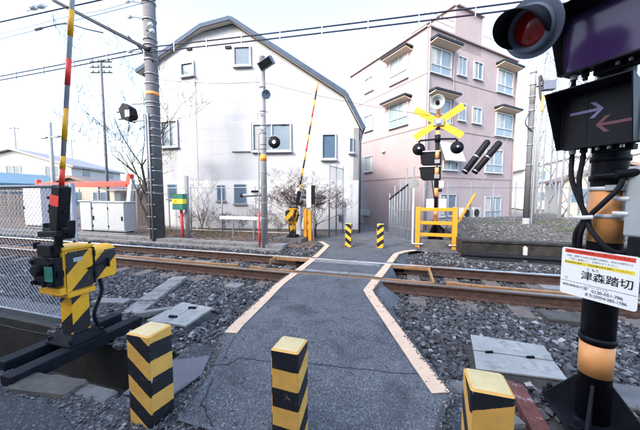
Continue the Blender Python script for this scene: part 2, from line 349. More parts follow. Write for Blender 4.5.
# the crossing road
RL = [(1.2, -1.25), (1.8, -1.45), (2.25, -1.66), (3.7, -1.83), (5.2, -1.86), (6.4, -1.95), (6.95, -2.0), (7.6, -2.42), (8.2, -2.6)]
RR = [(1.2, .16), (1.75, .24), (1.92, .33), (2.6, .06), (3.8, -.40), (4.85, -.28), (6.4, -.10), (6.75, .08), (7.0, .34), (8.2, .2)]
ROAD_Z = [(1.2, .0), (2.0, .004), (3.5, .0), (4.3, .0), (8.2, 0)]
def road_piece(name, ya, yb, n=14, z=0):
    b = MB(); ys = lin(ya, yb, n); nx = 16
    for y in ys:
        l, r = interp(y, RL), interp(y, RR)
        for k in range(nx + 1):
            x = l + (r - l) * k / nx; b.v.append((x, y, z + interp(y, ROAD_Z) + .003 * wob(x * 2.2, y * 2)))
    for j in range(n):
        for k in range(nx): a = j * (nx + 1) + k; b.f.append((a, a + 1, a + nx + 2, a + nx + 1))
    return struct(b.build(name, 'asphalt_road', smooth=True, recalc=False))
RAIL_N, RAIL_F = 4.37, 5.50
HW = .033
road = road_piece('road', 1.24, RAIL_N - HW, 22)
road_piece('road_between_rails', RAIL_N + HW + .065, RAIL_F - HW - .065, 8, z=.001)
road_piece('road_beyond', RAIL_F + HW, 8.2, 18)
grid_sheet('alley', lin(-4.2, 1.6, 12), lin(7.0, 30, 40), lambda x, y: interp(y, [(7, -.022), (8.15, -.012), (8.8, -.004), (11, -.10), (14, -.5), (30, -.72)]) + .004 * wob(x, y), 'asphalt_far')
# sloping asphalt skirts where the road meets the ballast
def skirt(name, tab, sgn, ya, yb, wd):
    b = MB(); ys = lin(ya, yb, 12); nx = 5
    for j, y in enumerate(ys):
        t = min(1, min(y - ya, yb - y) / .25 + .25); wv = wd(y)
        for k in range(nx + 1):
            q = k / nx; x = interp(y, tab) + sgn * (wv * q * t - .004)
            b.v.append((x, y, -.002 - .23 * q ** 1.35 + .006 * wob(x * 7, y * 9)))
    for j in range(len(ys) - 1):
        for k in range(nx): a = j * (nx + 1) + k; b.f.append((a, a + 1, a + nx + 2, a + nx + 1))
    return struct(b.build(name, 'asphalt_road', smooth=True))
skirt('road_skirt', RL, -1, 1.9, RAIL_N - HW - .01, lambda y: .16 + .16 * max(0, (y - 3.2)))
skirt('road_skirt', RL, -1, RAIL_F + HW + .01, 6.75, lambda y: .28)
skirt('road_skirt', RR, 1, 2.0, RAIL_N - HW - .01, lambda y: .12 + .24 * max(0, y - 2.9))
skirt('road_skirt', RR, 1, RAIL_F + HW + .01, 6.72, lambda y: .30)
skirt('road_skirt', RL, -1, RAIL_N + .11, RAIL_F - .11, lambda y: .16)
skirt('road_skirt', RR, 1, RAIL_N + .11, RAIL_F - .11, lambda y: .16)

# painted edge lines, thick paint on the road (children of the road sheet)
def ribbon(pts, wdt, z, th=.004):
    b = MB(); n = len(pts)
    for k, (x, y) in enumerate(pts):
        x0, y0 = pts[max(k - 1, 0)]; x1, y1 = pts[min(k + 1, n - 1)]; d = Vector((x1 - x0, y1 - y0, 0)).normalized(); s = Vector((-d.y, d.x, 0)) * wdt / 2
        for q, h in ((-1, 0), (-1, th), (1, th), (1, 0)): b.v.append((x + s.x * q, y + s.y * q, z + h + .003 * wob(x * 2.2, y * 2)))
    for k in range(n - 1):
        a = 4 * k
        for q in range(3): b.f.append((a + q, a + q + 1, a + q + 5, a + q + 4))
    b.f.append((0, 1, 2, 3)); b.f.append(tuple(4 * n - 4 + q for q in (3, 2, 1, 0))); return b
def line_pts(tab, off, ya, yb, n=14): return [(interp(y, tab) + off, y) for y in lin(ya, yb, n)]
LO = .075
for nm, tab, off in (('left', RL, LO), ('right', RR, -LO)):
    if nm == 'left': segs = [(2.22, RAIL_N - .05), (RAIL_N + .115, RAIL_F - .115), (RAIL_F + .05, 7.5)]
    else: segs = [(1.93, RAIL_N - .05), (RAIL_N + .115, RAIL_F - .115), (RAIL_F + .05, 6.98)]
    for a, b_ in segs:
        ribbon(line_pts(tab, off, a, b_), .125, .0065).build('edge_line', 'line_paint', road, smooth=False)
asphalt('asphalt_dark', (.016, .018, .023), (.030, .033, .040), (.10, .105, .115), 110, 2.4)
b = MB(); i = b._a([(-6, -2, .0005), (-.9, -2, .0005), (-1.25, .55, .0005), (-1.62, .98, .0005), (-2.05, 1.10, .0005), (-6, 1.06, .0005)]); b.f.append(tuple(range(i, i + 6))); struct(b.build('pavement_patch', 'asphalt_dark'))
# cracks in the asphalt
def crack(pts, wd=.006):
    out = []
    for (x0, y0), (x1, y1) in zip(pts, pts[1:]):
        for k in range(7): t = k / 7; out.append((x0 + (x1 - x0) * t + rnd.uniform(-.008, .008), y0 + (y1 - y0) * t + rnd.uniform(-.010, .010)))
    out.append(pts[-1])
    return ribbon(out, wd, .004, .0022)
crack([(-1.98 + .55, 1.74), (-1.42 + .12, 1.79), (-1.26, 1.9), (-1.0, 1.92), (-.62, 2.0), (-.2, 2.04), (.13, 2.1)], .0048).build('crack', 'crack_dirt', road)
crack([(-1.36, 1.80), (-1.45, 2.04), (-1.49, 2.2)], .004).build('crack', 'crack_dirt', road)
crack([(-1.30, 1.62), (-1.2, 1.38), (-1.02, 1.26)], .005).build('crack', 'crack_dirt', road)

# far verge left of the road: concrete edge strip, then litter and earth up to the white building
grid_sheet('verge', lin(-60, -12, 20) + lin(-11.5, -2.3, 36), lin(6.75, 12, 20), lambda x, y: -.015 + .015 * wob(x * 3, y * 3) + (-.03 if y < 6.8 else 0) - max(0, y - 9) * .01, 'leaf_litter')
edge_strip = MB()
for x in lin(-16, -3.0, 22)[:-1]:
    edge_strip = MB().box(x, x + .585, 6.55, 6.88 + rnd.uniform(-.01, .01), -.3, .012 + rnd.uniform(-.006, .006))
    if x == -16: edge_root = struct(edge_strip.build('path_edging', 'concrete', bevel=.008))
    else: edge_strip.build('slab', 'concrete', edge_root, bevel=.008)
# right: embankment behind the dark retaining wall
def zemb(x, y): return .26 + .05 * wob(x * .9, y * 1.1) + min(.22, max(0, y - 7.1) * .07) - max(0, y - 12) * .12
grid_sheet('embankment', lin(1.35, 40, 60), lin(7.0, 22, 40), lambda x, y: zemb(x, y) if x > 1.5 else min(zemb(x, y), .1), 'gravel_light')

# ---------------------------------------------------------------- loose stones
ICO_V = np.array([(a, b, c) for a in (-1, 1) for b in (-1, 1) for c in (-1, 1)]) * .62
ICO_F = np.array([(0, 1, 3), (0, 3, 2), (4, 6, 7), (4, 7, 5), (0, 4, 5), (0, 5, 1), (2, 3, 7), (2, 7, 6), (0, 2, 6), (0, 6, 4), (1, 5, 7), (1, 7, 3)])
def stones(name, P, size, m, label, cat, seed=1, smin=.45, smax=1.9, flat=.75):
    g = np.random.default_rng(seed); N = len(P)
    q = g.normal(size=(N, 4)); q /= np.linalg.norm(q, axis=1)[:, None]; a, b, c, d = q.T
    Rm = np.stack([np.stack([1 - 2 * (c * c + d * d), 2 * (b * c - a * d), 2 * (b * d + a * c)], 1), np.stack([2 * (b * c + a * d), 1 - 2 * (b * b + d * d), 2 * (c * d - a * b)], 1), np.stack([2 * (b * d - a * c), 2 * (c * d + a * b), 1 - 2 * (b * b + c * c)], 1)], 1)
    S = size * np.clip(g.lognormal(0, .33, (N, 1)), smin, smax) * np.stack([g.uniform(.8, 1.25, N), g.uniform(.7, 1.1, N), g.uniform(.5, .85, N)], 1)
    V = ICO_V[None] * g.uniform(.58, 1.3, (N, 8, 1)) * S[:, None, :]
    V = np.einsum('nij,nkj->nki', Rm, V); V[:, :, 2] *= flat; V += P[:, None, :]
    F = (ICO_F[None] + (np.arange(N) * 8)[:, None, None]).reshape(-1, 3)
    me = bpy.data.meshes.new(name); me.vertices.add(N * 8); me.vertices.foreach_set('co', V.reshape(-1).astype(np.float32))
    me.loops.add(len(F) * 3); me.loops.foreach_set('vertex_index', F.reshape(-1).astype(np.int32))
    me.polygons.add(len(F)); me.polygons.foreach_set('loop_start', (np.arange(len(F)) * 3).astype(np.int32)); me.polygons.foreach_set('loop_total', np.full(len(F), 3, np.int32)); me.polygons.foreach_set('use_smooth', np.zeros(len(F), bool))
    at = me.attributes.new('tone', 'FLOAT', 'POINT'); tone = np.repeat(np.clip(g.beta(1.5, 3.2, N), 0, 1), 8); at.data.foreach_set('value', tone.astype(np.float32))
    ru = np.exp(-np.minimum(abs(P[:, 1] - 4.37), abs(P[:, 1] - 5.5)) / .22) * g.uniform(.2, 1, N) + (g.random(N) < .06) * .5; at2 = me.attributes.new('rust', 'FLOAT', 'POINT'); at2.data.foreach_set('value', np.repeat(np.clip(ru, 0, 1), 8).astype(np.float32))
    me.update(); me.validate(); me.materials.append(MATS[m]); o = bpy.data.objects.new(name, me); C.objects.link(o); struct(o, 'stuff'); tag(o, label, cat); return o
def bed_points(n, x0, x1, y0, y1, g):
    x = g.uniform(x0, x1, n); y = g.uniform(y0, y1, n)
    z = np.interp(y, [t[0] for t in BED], [t[1] for t in BED]) + .012 + g.uniform(-.006, .016, n); return x, y, z
def outside_road(x, y, mL, mR):
    l = np.interp(y, [t[0] for t in RL], [t[1] for t in RL]); r = np.interp(y, [t[0] for t in RR], [t[1] for t in RR])
    return (x < l - mL) | (x > r + mR)
g = np.random.default_rng(3); parts = []
for n, x0, x1, y0, y1 in ((36000, -7, 6, 2.05, 4.33), (8000, -7, 6, 4.45, 5.42), (15000, -8, 7, 5.56, 6.58), (16000, -20, -7, 2.05, 6.55), (3500, 6, 14, 2.05, 6.6), (900, .3, 1.3, 6.5, 7.6), (700, -3.1, -2.1, 6.5, 7.3)):
    x, y, z = bed_points(n, x0, x1, y0, y1, g)
    edge = np.where((y > 3.3) & (y < 4.4), .22, .11)
    k = outside_road(x, y, edge, edge + .02) & ~((x > -2.75) & (x < -2.12) & (y > 2.25) & (y < 2.85)) & ~((x > .55) & (x < 1.24) & (y > 2.38) & (y < 2.98)) & ~((y < 2.3) & (x > -1.9) & (x < -1.2)) & ~((x < -2.6) & (x > -20) & (y < 2.12))
    parts.append(np.stack([x, y, z], 1)[k])
stones('ballast', np.concatenate(parts), .0255, 'ballast', 'loose grey and black crushed stone ballast along the railway track', 'ballast', 5)
# pale gravel on the embankment, and rubble beside the signal post
x = g.uniform(1.5, 9, 11000); y = 7.14 + 5 * g.beta(1, 1.8, 11000); z = np.array([zemb(a, b) for a, b in zip(x, y)]) + .004
stones('embankment_gravel', np.stack([x, y, z], 1), .024, 'gravel', 'pale gravel spread over the embankment behind the dark wall', 'gravel', 8)
x = g.uniform(.55, 4, 2600); y = g.uniform(1.3, 2.35, 2600); z = np.full(2600, -.19) + g.uniform(-.01, .02, 2600)
k = ~((abs(x - .8) < .08) & (y > 1.3)) & ~((abs(x - 1.11) < .25) & (abs(y - 2.03) < .25)) & ~(abs(x - 1.1) < .08)
stones('rubble', np.stack([x, y, z], 1)[k], .032, 'ballast', 'dark loose stones around the foot of the near signal post', 'gravel', 9)
x = g.uniform(-9, -2.4, 1500); y = g.uniform(6.75, 8.6, 1500); z = np.full(1500, .0)
stones('verge_rubble', np.stack([x, y, z], 1), .02, 'gravel', 'small scattered stones on the far verge below the white building', 'gravel', 10)
x = g.uniform(-3.4, -1.45, 900); y = g.uniform(1.78, 2.2, 900); k = ~((x > -1.8) & (y < 1.9)); z = np.full(900, -.03) + g.uniform(-.02, .01, 900)
stones('ditch_side_stones', np.stack([x, y, z], 1)[k], .022, 'ballast', 'small dark stones on the track side of the ditch', 'gravel', 11)

gp_ = []
for tab, sg_ in ((RL, -1), (RR, 1)):
    y = g.uniform(1.3, 8.0, 2600); y = y[(abs(y - 4.9) > .7)]; x = np.interp(y, [t[0] for t in tab], [t[1] for t in tab]) + sg_ * (-.03 + abs(g.normal(0, .035, len(y)))); off = sg_ * (x - np.interp(y, [t[0] for t in tab], [t[1] for t in tab]))
    gp_.append(np.stack([x, y, np.where(off > 0, -.25 * np.clip(off, 0, .3), .0) + .006], 1))
x = g.uniform(-1.7, .3, 420); y = 1.0 + 6.5 * g.random(420) ** 1.5; k = ~outside_road(x, y, -.02, -.02) & (abs(y - 4.9) > .7); gp_.append(np.stack([x, y, np.full(420, .007)], 1)[k])
x = g.uniform(-4, -1.2, 900); y = 1.24 - abs(g.normal(0, .16, 900)); gp_.append(np.stack([x, y, np.full(900, -.004)], 1))
for bx0, by0 in ((-1.44, 1.245), (-.575, 1.33), (.35, 1.30), (-1.38, 7.02), (-.59, 7.1)):
    a = g.uniform(0, 6.283, 130); rr_ = .10 + abs(g.normal(0, .03, 130)); gp_.append(np.stack([bx0 + np.sign(np.cos(a)) * np.minimum(abs(np.cos(a)) * rr_ * 1.3, rr_), by0 + np.sign(np.sin(a)) * np.minimum(abs(np.sin(a)) * rr_ * 1.3, rr_), np.full(130, -.002 if by0 < 3 else .003)], 1))
stones('road_grit', np.concatenate(gp_), .0085, 'gravel', 'fine loose grit along the edges of the crossing road and ditch', 'gravel', 12)
# grass tufts
def tufts(name, spots, m, label, h=.1, n=40, seed=4):
    r = random.Random(seed); b = MB()
    for (x, y, z, s) in spots:
        for _ in range(n):
            a = r.uniform(0, 6.28); d = r.random() ** .7 * s; px, py = x + math.cos(a) * d, y + math.sin(a) * d * .6
            t = r.uniform(0, 6.28); hh = h * r.uniform(.4, 1.2); ln = r.uniform(.1, .7) * hh; wv = .004
            c, s2 = math.cos(t), math.sin(t)
            b.quad((px - s2 * wv, py + c * wv, z), (px + s2 * wv, py - c * wv, z), (px + c * ln, py + s2 * ln, z + hh))
    o = b.build(name, m, recalc=False); struct(o, 'stuff'); return tag(o, label, 'grass')
sp = [(rnd.uniform(1.7, 7.5), rnd.uniform(8.6, 11.5), 0, rnd.uniform(.12, .4)) for _ in range(26)]; sp = [(a, b, zemb(a, b), s) for a, b, _, s in sp]
tufts('embankment_grass', sp, 'grass', 'patches of short green grass on the gravel embankment', .09, 60)
tufts('verge_grass', [(rnd.uniform(-9, -2.5), rnd.uniform(7.3, 8.8), 0, rnd.uniform(.1, .35)) for _ in range(60)], 'dry_grass', 'dry brown grass below the white building', .16, 50, 6)
tufts('ditch_grass', [(rnd.uniform(-2.4, -1.9), rnd.uniform(1.24, 1.30), -.03, .05) for _ in range(7)] + [(.27, 1.78, -.02, .04), (.2, 2.0, -.02, .04), (.3, 2.1, -.05, .05)], 'grass', 'sparse green weeds along the ditch edge and road edge', .035, 16, 8)

# ================================================================ TRACK
trk = thing('railway_track', 'single railway track with shiny rails running across the road', 'railway track', (0, 4.935, -.2))
def rail_prof(y, x0, x1, b=None):
    b = b or MB(); hw = .0325
    prof = [(-.0625, -.165), (.0625, -.165), (.0625, -.153), (.012, -.135), (.010, -.045), (hw, -.034), (hw, -.012), (-hw, -.012), (-hw, -.034), (-.010, -.045), (-.012, -.135), (-.0625, -.153)]
    n = len(prof); i = b._a([(x0, y + p, q) for p, q in prof]); j = b._a([(x1, y + p, q) for p, q in prof])
    for k in range(n): b.f.append((i + k, i + (k + 1) % n, j + (k + 1) % n, j + k))
    b.f.append(tuple(i + k for k in range(n))); b.f.append(tuple(j + k for k in range(n - 1, -1, -1))); return b
for y, m in ((RAIL_N, 'rail_dull'), (RAIL_F, 'rail_shine')):
    r_ = rail_prof(y, -70, 50).build('rail', 'rail_rust', trk)
    hb = MB(); hw = .0325
    for (a0, z0), (a1, z1) in zip([(-hw, -.0115), (-hw * .86, -.001), (-hw * .5, .003), (hw * .5, .003), (hw * .86, -.001)], [(-hw * .86, -.001), (-hw * .5, .003), (hw * .5, .003), (hw * .86, -.001), (hw, -.0115)]):
        hb.quad((-70, y + a0, z0), (50, y + a0, z0), (50, y + a1, z1), (-70, y + a1, z1))
    hb.build('running_surface', m, r_)
# sleepers with fastenings
sx = [x for x in np.arange(-24, 14, .62) if not (-2.05 < x < -.05)]
sl0 = None
for k, x in enumerate(sx):
    if sl0 is None:
        sl0 = MB().box(-.11, .11, -1.02, 1.02, -.09, .0).build('sleeper', 'sleeper', bevel=.008); sl0.parent = trk; me0 = sl0
        sl0.location = (x, 0, .035)
    else: copyto(sl0, trk, (x + rnd.uniform(-.03, .03), rnd.uniform(-.03, .03), .035 + rnd.uniform(-.012, .006)), (0, 0, rnd.uniform(-.03, .03)))
cl0 = None
for x in sx:
    for yy, sgn in ((RAIL_N, -1), (RAIL_N, 1), (RAIL_F, -1), (RAIL_F, 1)):
        if x < -9 or x > 7: continue
        if cl0 is None:
            b = MB().box(-.045, .045, -.015, .05, -.0, .014); b.cyl((0, .03, .012), (0, .03, .045), .011, n=8); b.bar((0, .045, .02), (0, -.02, .032), .026, .01)
            cl0 = b.build('rail_clip', 'rail_rust'); cl0.parent = trk; o = cl0
        else: o = copyto(cl0, trk)
        o.location = (x, yy - 4.935 + sgn * .07, .037); o.rotation_euler = (0, 0, 0 if sgn > 0 else math.pi)
# check rails beside the crossing, with flared ends, and the steel frame of the inner deck
def flat_rail(name, pts, wd, hg, m): 
    b = MB()
    for p, q in zip(pts, pts[1:]): b.bar(p, q, wd, hg)
    return b.build(name, m, trk, bevel=.004)
yi, yo = RAIL_N + .105, RAIL_F - .105
flat_rail('guard_bar', [(-2.80, yi + .16, -.04), (-2.45, yi + .02, -.030), (.42, yi + .01, -.030)], .045, .05, 'tan_rust')
flat_rail('guard_bar', [(-2.62, yo - .03, -.030), (.42, yo - .02, -.030)], .045, .05, 'tan_rust')
flat_rail('guard_end', [(.43, yi - .02, -.03), (.43, yo + .02, -.03)], .03, .09, 'tan_rust')
flat_rail('guard_end', [(-2.64, yo + .0, -.03), (-2.64, yo - .28, -.05)], .03, .09, 'tan_rust')
flat_rail('check_rail', [(-12, yi + .06, -.03), (-3.35, yi + .06, -.03), (-3.05, yi + .12, -.035)], .06, .06, 'tan_rust')
flat_rail('check_rail', [(.62, yi + .14, -.035), (.95, yi + .06, -.03), (12, yi + .06, -.03)], .06, .06, 'tan_rust')
B(-2.2, 0, yi - .095, yi - .025, -.12, -.055).build('flangeway', 'black_rubber', trk); B(-2.2, 0, yo + .025, yo + .095, -.12, -.055).build('flangeway', 'black_rubber', trk)
# concrete strips set along the inside of the rails on the crossing
for k, x in enumerate(lin(-1.78, -.44, 3)[:-1]):
    B(x + .004, x + .443, yo - .20, yo - .03, -.1, .0075).build('deck_panel', 'concrete', trk, bevel=.005)
    B(x + .004, x + .443, yi + .04, yi + .16, -.1, .0075).build('deck_panel', 'concrete', trk, bevel=.005)
# impedance bond / tie plates lying between and beside the rails
B(2.05, 2.45, 5.02, 5.22, -.17, -.10).build('tie_plate', 'concrete', trk, bevel=.006); B(1.62, 2.06, 3.82, 4.12, -.2, -.12).build('tie_plate', 'stone_brown', trk, bevel=.01)
B(-4.4, -4.0, 4.85, 5.05, -.17, -.11).build('tie_plate', 'concrete', trk, bevel=.006); B(-2.75, -2.5, 3.75, 3.95, -.2, -.13).build('tie_plate', 'concrete', trk, bevel=.006)

# ================================================================ NEAR GROUND FURNITURE
def slab(name, quad2, z0, z1, m, bevel=.006):
    b = MB(); b.prism([(x, y, z1) for x, y in quad2], (0, 0, z0 - z1)); return b
# right hand checker plate cover on its concrete box
cv = thing('cover_plate', 'pale grey steel cover on a low concrete box in the ballast right of the road', 'cover', (.9, 2.68, -.15))
slab('x', [(.58, 2.40), (1.17, 2.45), (1.22, 2.92), (.64, 2.95)], -.2, -.065, 'concrete').build('concrete_box', 'old_concrete', cv, bevel=.01)
slab('x', [(.56, 2.39), (1.18, 2.44), (1.20, 2.685), (.60, 2.67)], -.064, -.048, 'p').build('plate', 'check_plate', cv, bevel=.003)
slab('x', [(.60, 2.68), (1.20, 2.695), (1.23, 2.94), (.635, 2.975)], -.064, -.044, 'p').build('plate', 'check_plate', cv, bevel=.003)
for px, py in ((.72, 2.655), (1.03, 2.67)): MB().bar((px - .03, py, -.040), (px + .03, py + .02, -.040), .012, .02).build('lifting_lug', 'dark_steel', cv)
# left hatch: two plates with bolts
cv = thing('hatch_cover', 'pale grey two piece hatch in the ballast left of the road', 'cover', (-2.42, 2.53, -.12))
slab('x', [(-2.64, 2.29), (-2.18, 2.30), (-2.21, 2.76), (-2.66, 2.80)], -.2, -.055, 'c').build('concrete_box', 'old_concrete', cv, bevel=.01)
slab('x', [(-2.66, 2.27), (-2.42, 2.275), (-2.44, 2.78), (-2.68, 2.81)], -.054, -.034, 'p').build('plate', 'check_plate', cv, bevel=.003)
slab('x', [(-2.405, 2.275), (-2.16, 2.28), (-2.19, 2.76), (-2.43, 2.78)], -.054, -.030, 'p').build('plate', 'check_plate', cv, bevel=.003)
for px, py in ((-2.44, 2.40), (-2.41, 2.66)): MB().bar((px - .045, py, -.022), (px + .05, py + .01, -.022), .03, .022).build('hinge', 'dark_steel', cv, bevel=.004)
# flat steel plate bridging the ditch beside the left bollard
slab('x', [(-1.80, 1.66), (-1.50, 1.84), (-1.40, 1.62), (-1.44, 1.36), (-1.76, 1.30)], .0, .014, 'p').build('steel_plate', 'cover_plate', loc=(-1.6, 1.55, 0), bevel=.003, props=('flat bluish grey steel plate on the ground right of the left bollard', 'steel plate'))
# cable trough lids running diagonally across the ballast
tr = thing('cable_trough', 'row of weathered concrete trough lids crossing the ballast behind the barrier machine', 'cable trough', (-3.4, 3.2, -.15))
a, b_ = Vector((-3.14, 2.47, 0)), Vector((-3.72, 3.86, 0)); d = (b_ - a) / 4
for k in range(4):
    p, q = a + d * k + d * .02, a + d * (k + 1) - d * .02; MB().bar((p.x, p.y, -.115 + rnd.uniform(-.01, .01)), (q.x, q.y, -.115 + rnd.uniform(-.01, .01)), .25, .06).build('lid', 'concrete', tr, bevel=.01)
tr = thing('cable_trough', 'line of concrete trough lids along the right ballast behind the signal post', 'cable trough', (2.4, 2.5, -.15))
for k in range(8):
    x = 1.34 + k * .56; MB().box(x, x + .54, 2.28, 2.56, -.25, -.075 + rnd.uniform(-.012, .012)).build('lid', 'old_concrete', tr, bevel=.012)
tr = thing('cable_trough', 'concrete trough lids beside the ditch behind the left fence', 'cable trough', (-3.2, 2.12, -.1))
for k in range(7):
    x = -2.75 - k * .58; MB().box(x - .56, x, 2.0, 2.26, -.2, -.035 + rnd.uniform(-.012, .012)).build('lid', 'old_concrete', tr, bevel=.012)
MB().bar((-2.95, 2.36, -.06), (-2.66, 2.62, -.06), .075, .07).build('concrete_post', 'concrete', loc=(-2.8, 2.5, -.1), bevel=.01, props=('short pale concrete post lying beside the left hatch', 'concrete post'))
MB().bar((-3.95, 2.62, -.10), (-3.5, 2.72, -.10), .16, .05).build('red_white_block', 'concrete', loc=(-3.7, 2.65, -.1), bevel=.01, props=('loose concrete block seen through the left fence', 'concrete block'))

# ditch: kerb stones in front, concrete lining
dw = thing('ditch_wall', 'dark concrete lining of the ditch under the black beams', 'ditch wall', (-5, 1.6, -.5))
B(-14, DITCH_X, 1.86, 2.02, -.6, -.03).build('back_wall', 'ditch_dark', dw, bevel=.012); B(DITCH_X, DITCH_X + .12, 1.28, 2.0, -.6, -.02).build('end_wall', 'ditch_dark', dw, bevel=.012)
B(-14, DITCH_X, 1.255, 1.30, -.6, -.03).build('front_wall', 'ditch_dark', dw)
def rough_block(name, cx, cy, cz, sx_, sy_, sz_, m, seed, props=None, parent=None, rz=0):
    r = random.Random(seed); bm = bmesh.new(); bmesh.ops.create_cube(bm, size=1); bmesh.ops.subdivide_edges(bm, edges=bm.edges, cuts=3, use_grid_fill=True)
    for v in bm.verts:
        n_ = v.co.copy(); l = n_.length; v.co = n_ * (1 - .12 * max(0, l - .5)); v.co += Vector((r.uniform(-1, 1), r.uniform(-1, 1), r.uniform(-1, 1))) * .035
    bmesh.ops.subdivide_edges(bm, edges=bm.edges, cuts=1, use_grid_fill=True, smooth=.4, fractal=.25, seed=seed)
    M_ = Matrix.Rotation(rz, 4, 'Z') @ Matrix.Diagonal((sx_, sy_, sz_, 1)); bm.transform(M_)
    me = bpy.data.meshes.new(name); bm.to_mesh(me); bm.free(); me.materials.append(MATS[m])
    o = bpy.data.objects.new(name, me); C.objects.link(o); o.location = (cx, cy, cz)
    if props: tag(o, *props)
    return o
rough_block('kerb_stone', -2.36, 1.225, -.085, .50, .17, .20, 'stone_brown', 3, ('long rounded brown kerb stone at the near edge of the ditch', 'kerb stone'), rz=.12)
rough_block('kerb_stone', -2.84, 1.10, -.10, .30, .22, .20, 'stone_brown', 4, ('short mossy kerb stone at the left edge of the photo', 'kerb stone'), rz=.3)
rough_block('kerb_stone', -1.97, 1.275, -.10, .28, .11, .19, 'old_concrete', 5, ('low grey kerb stone between the brown stone and left bollard', 'kerb stone'))
# steel beams spanning the ditch
for k, (x0, x1, lab) in enumerate(((-2.70, -2.58, 'black steel beam over the ditch, right one under the barrier machine'), (-2.99, -2.87, 'black steel beam over the ditch, left one under the barrier machine'))):
    b = B(x0, x1, 1.14 + .1 * k, 2.16, -.035, .06); b.build('support_beam', 'dark_steel', loc=((x0 + x1) / 2, 1.6, -.035), bevel=.006, props=(lab, 'beam'))
# rusty rails under the right signal
for x0, lab in ((.74, 'rusty red steel beam lying left of the near signal post'), (1.06, 'rusty red steel beam lying under the near signal post base')):
    b = B(x0, x0 + .105, 1.30, 2.30, -.075, -.058); b.box(x0, x0 + .018, 1.30, 2.30, -.2, -.075); b.box(x0 + .087, x0 + .105, 1.30, 2.30, -.2, -.075)
    b.build('rusty_beam', 'red_rust', loc=(x0, 1.8, -.25), props=(lab, 'beam'))
    B(x0 - .04, x0 + .15, 2.16, 2.38, -.32, -.201).build('beam_footing', 'old_concrete', loc=(x0, 2.2, -.3), bevel=.012, props=('rough concrete footing under the far end of the ' + ('left' if x0 < 1 else 'right') + ' rusty beam', 'footing'))
rough_block('concrete_lump', .64, 2.20, -.19, .24, .36, .16, 'old_concrete', 12, ('rough broken concrete edge beside the right bollard and cover', 'concrete'), rz=.4)
rough_block('concrete_lump', .46, 1.95, -.13, .34, .40, .22, 'old_concrete', 13, ('rough concrete shoulder below the end of the right road line', 'concrete'), rz=.5)

# bollards ------------------------------------------------------------------------------
def bollard(x, y, h, s, slopes, off, label, m='hazard', grp='striped bollards', z=0, tilt=0):
    """slopes: slant of the bands on the front(-Y), right(+X), back and left faces"""
    c = .008; hw = s / 2; me = bpy.data.meshes.new('bollard'); V = []; F = []; U = []
    ring = [(-hw + c, -hw), (hw - c, -hw), (hw, -hw + c), (hw, hw - c), (hw - c, hw), (-hw + c, hw), (-hw, hw - c), (-hw, -hw + c)]
    zs = [-.08, .12, .3, h - c, h]
    for zi, zz in enumerate(zs):
        q = 1 if zi < 4 else (hw - c * 1.2) / hw
        for a, b in ring: V.append((a * q, b * q, zz))
    def vv(face, p):     # band coordinate
        t = {0: p[0], 1: p[1], 2: -p[0], 3: -p[1]}[face]; return p[2] + slopes[face] * t + off[face]
    for zi in range(4):
        for k in range(8):
            f = (zi * 8 + k, zi * 8 + (k + 1) % 8, zi * 8 + 8 + (k + 1) % 8, zi * 8 + 8 + k); face = k // 2
            F.append(f); U.append([vv(face, V[i]) for i in f] if zi < 3 else [.05] * 4)
    F.append(tuple(32 + k for k in range(8))); U.append([.05] * 8)
    me.from_pydata(V, [], F); uvl = me.uv_layers.new(name='UVMap')
    for p, u in zip(me.polygons, U):
        for li, val in zip(p.loop_indices, u): uvl.data[li].uv = (0, val)
    me.materials.append(MATS[m]); me.materials.append(MATS['yellow_pale']); me.polygons[-1].material_index = 1; o = bpy.data.objects.new('bollard', me); C.objects.link(o); o.location = (x, y, z); o.rotation_euler = (0, 0, tilt)
    return tag(o, label, 'bollard', grp)
HB = .53
bollard(-1.36 - .08, 1.16 + .085, HB, .168, (.75, .12, 0, .3), (.075, .135, 0, 0), 'yellow and black square bollard with steep chevron bands, leftmost in the foreground')
bl_ = bpy.data.objects['bollard']
for dz, du in ((.475, 0), (.255, .004)):
    st_ = MB().bar((.0755 + du, -.0775, dz), (.079 + du, -.074, dz + .026), .014, .003, up=(1, -1, 0)).build('sticker', 'white_paint'); st_.parent = bl_
bollard(-.50 - .075, 1.25 + .08, HB, .152, (.04, -.45, 0, .3), (.085, .06, 0, 0), 'yellow and black square bollard with level bands in the middle of the path')
bollard(.27 + .08, 1.22 + .08, HB, .160, (-.35, .2, 0, .8), (.045, 0, 0, .02), 'yellow and black square bollard nearest the right signal post, cut by the frame')
bollard(-1.38, 7.02, .6, .165, (.8, .6, 0, .3), (.0, 0, 0, 0), 'small distant striped bollard left, beside the white building', 'hazard_far')
bollard(-.59, 7.10, .6, .165, (-.8, .6, 0, .3), (.03, 0, 0, 0), 'small distant striped bollard right, near the grey alley fence', 'hazard_far')

# chain link fences -----------------------------------------------------------------------
def link_mesh(b, p0, p1, z0, z1, pitch, r, z0b=None, z1b=None):
    """diagonal wires between two ground points; z ranges may differ at the ends"""
    p0, p1 = Vector((*p0, 0)), Vector((*p1, 0)); L_ = (p1 - p0).length; d = (p1 - p0) / L_; nrm = Vector((-d.y, d.x, 0)) * r
    z0b = z0 if z0b is None else z0b; z1b = z1 if z1b is None else z1b
    H_ = max(z1 - z0, z1b - z0b)
    for sg in (1, -1):
        k = -H_ if sg > 0 else 0
        while k < (L_ if sg > 0 else L_ + H_):
            a, e = k, k + sg * H_
            lo, hi = max(0, min(a, e)), min(L_, max(a, e))
            if hi - lo > .01:
                def pt(s):
                    zz = (s - a) * sg; t = s / L_; top = (z1 - z0) + ((z1b - z0b) - (z1 - z0)) * t; return p0 + d * s + nrm * sg + Vector((0, 0, z0 + (z0b - z0) * t + min(zz, top)))
                b.cyl(pt(lo), pt(hi), r, n=3, caps=False)
            k += pitch
    return b
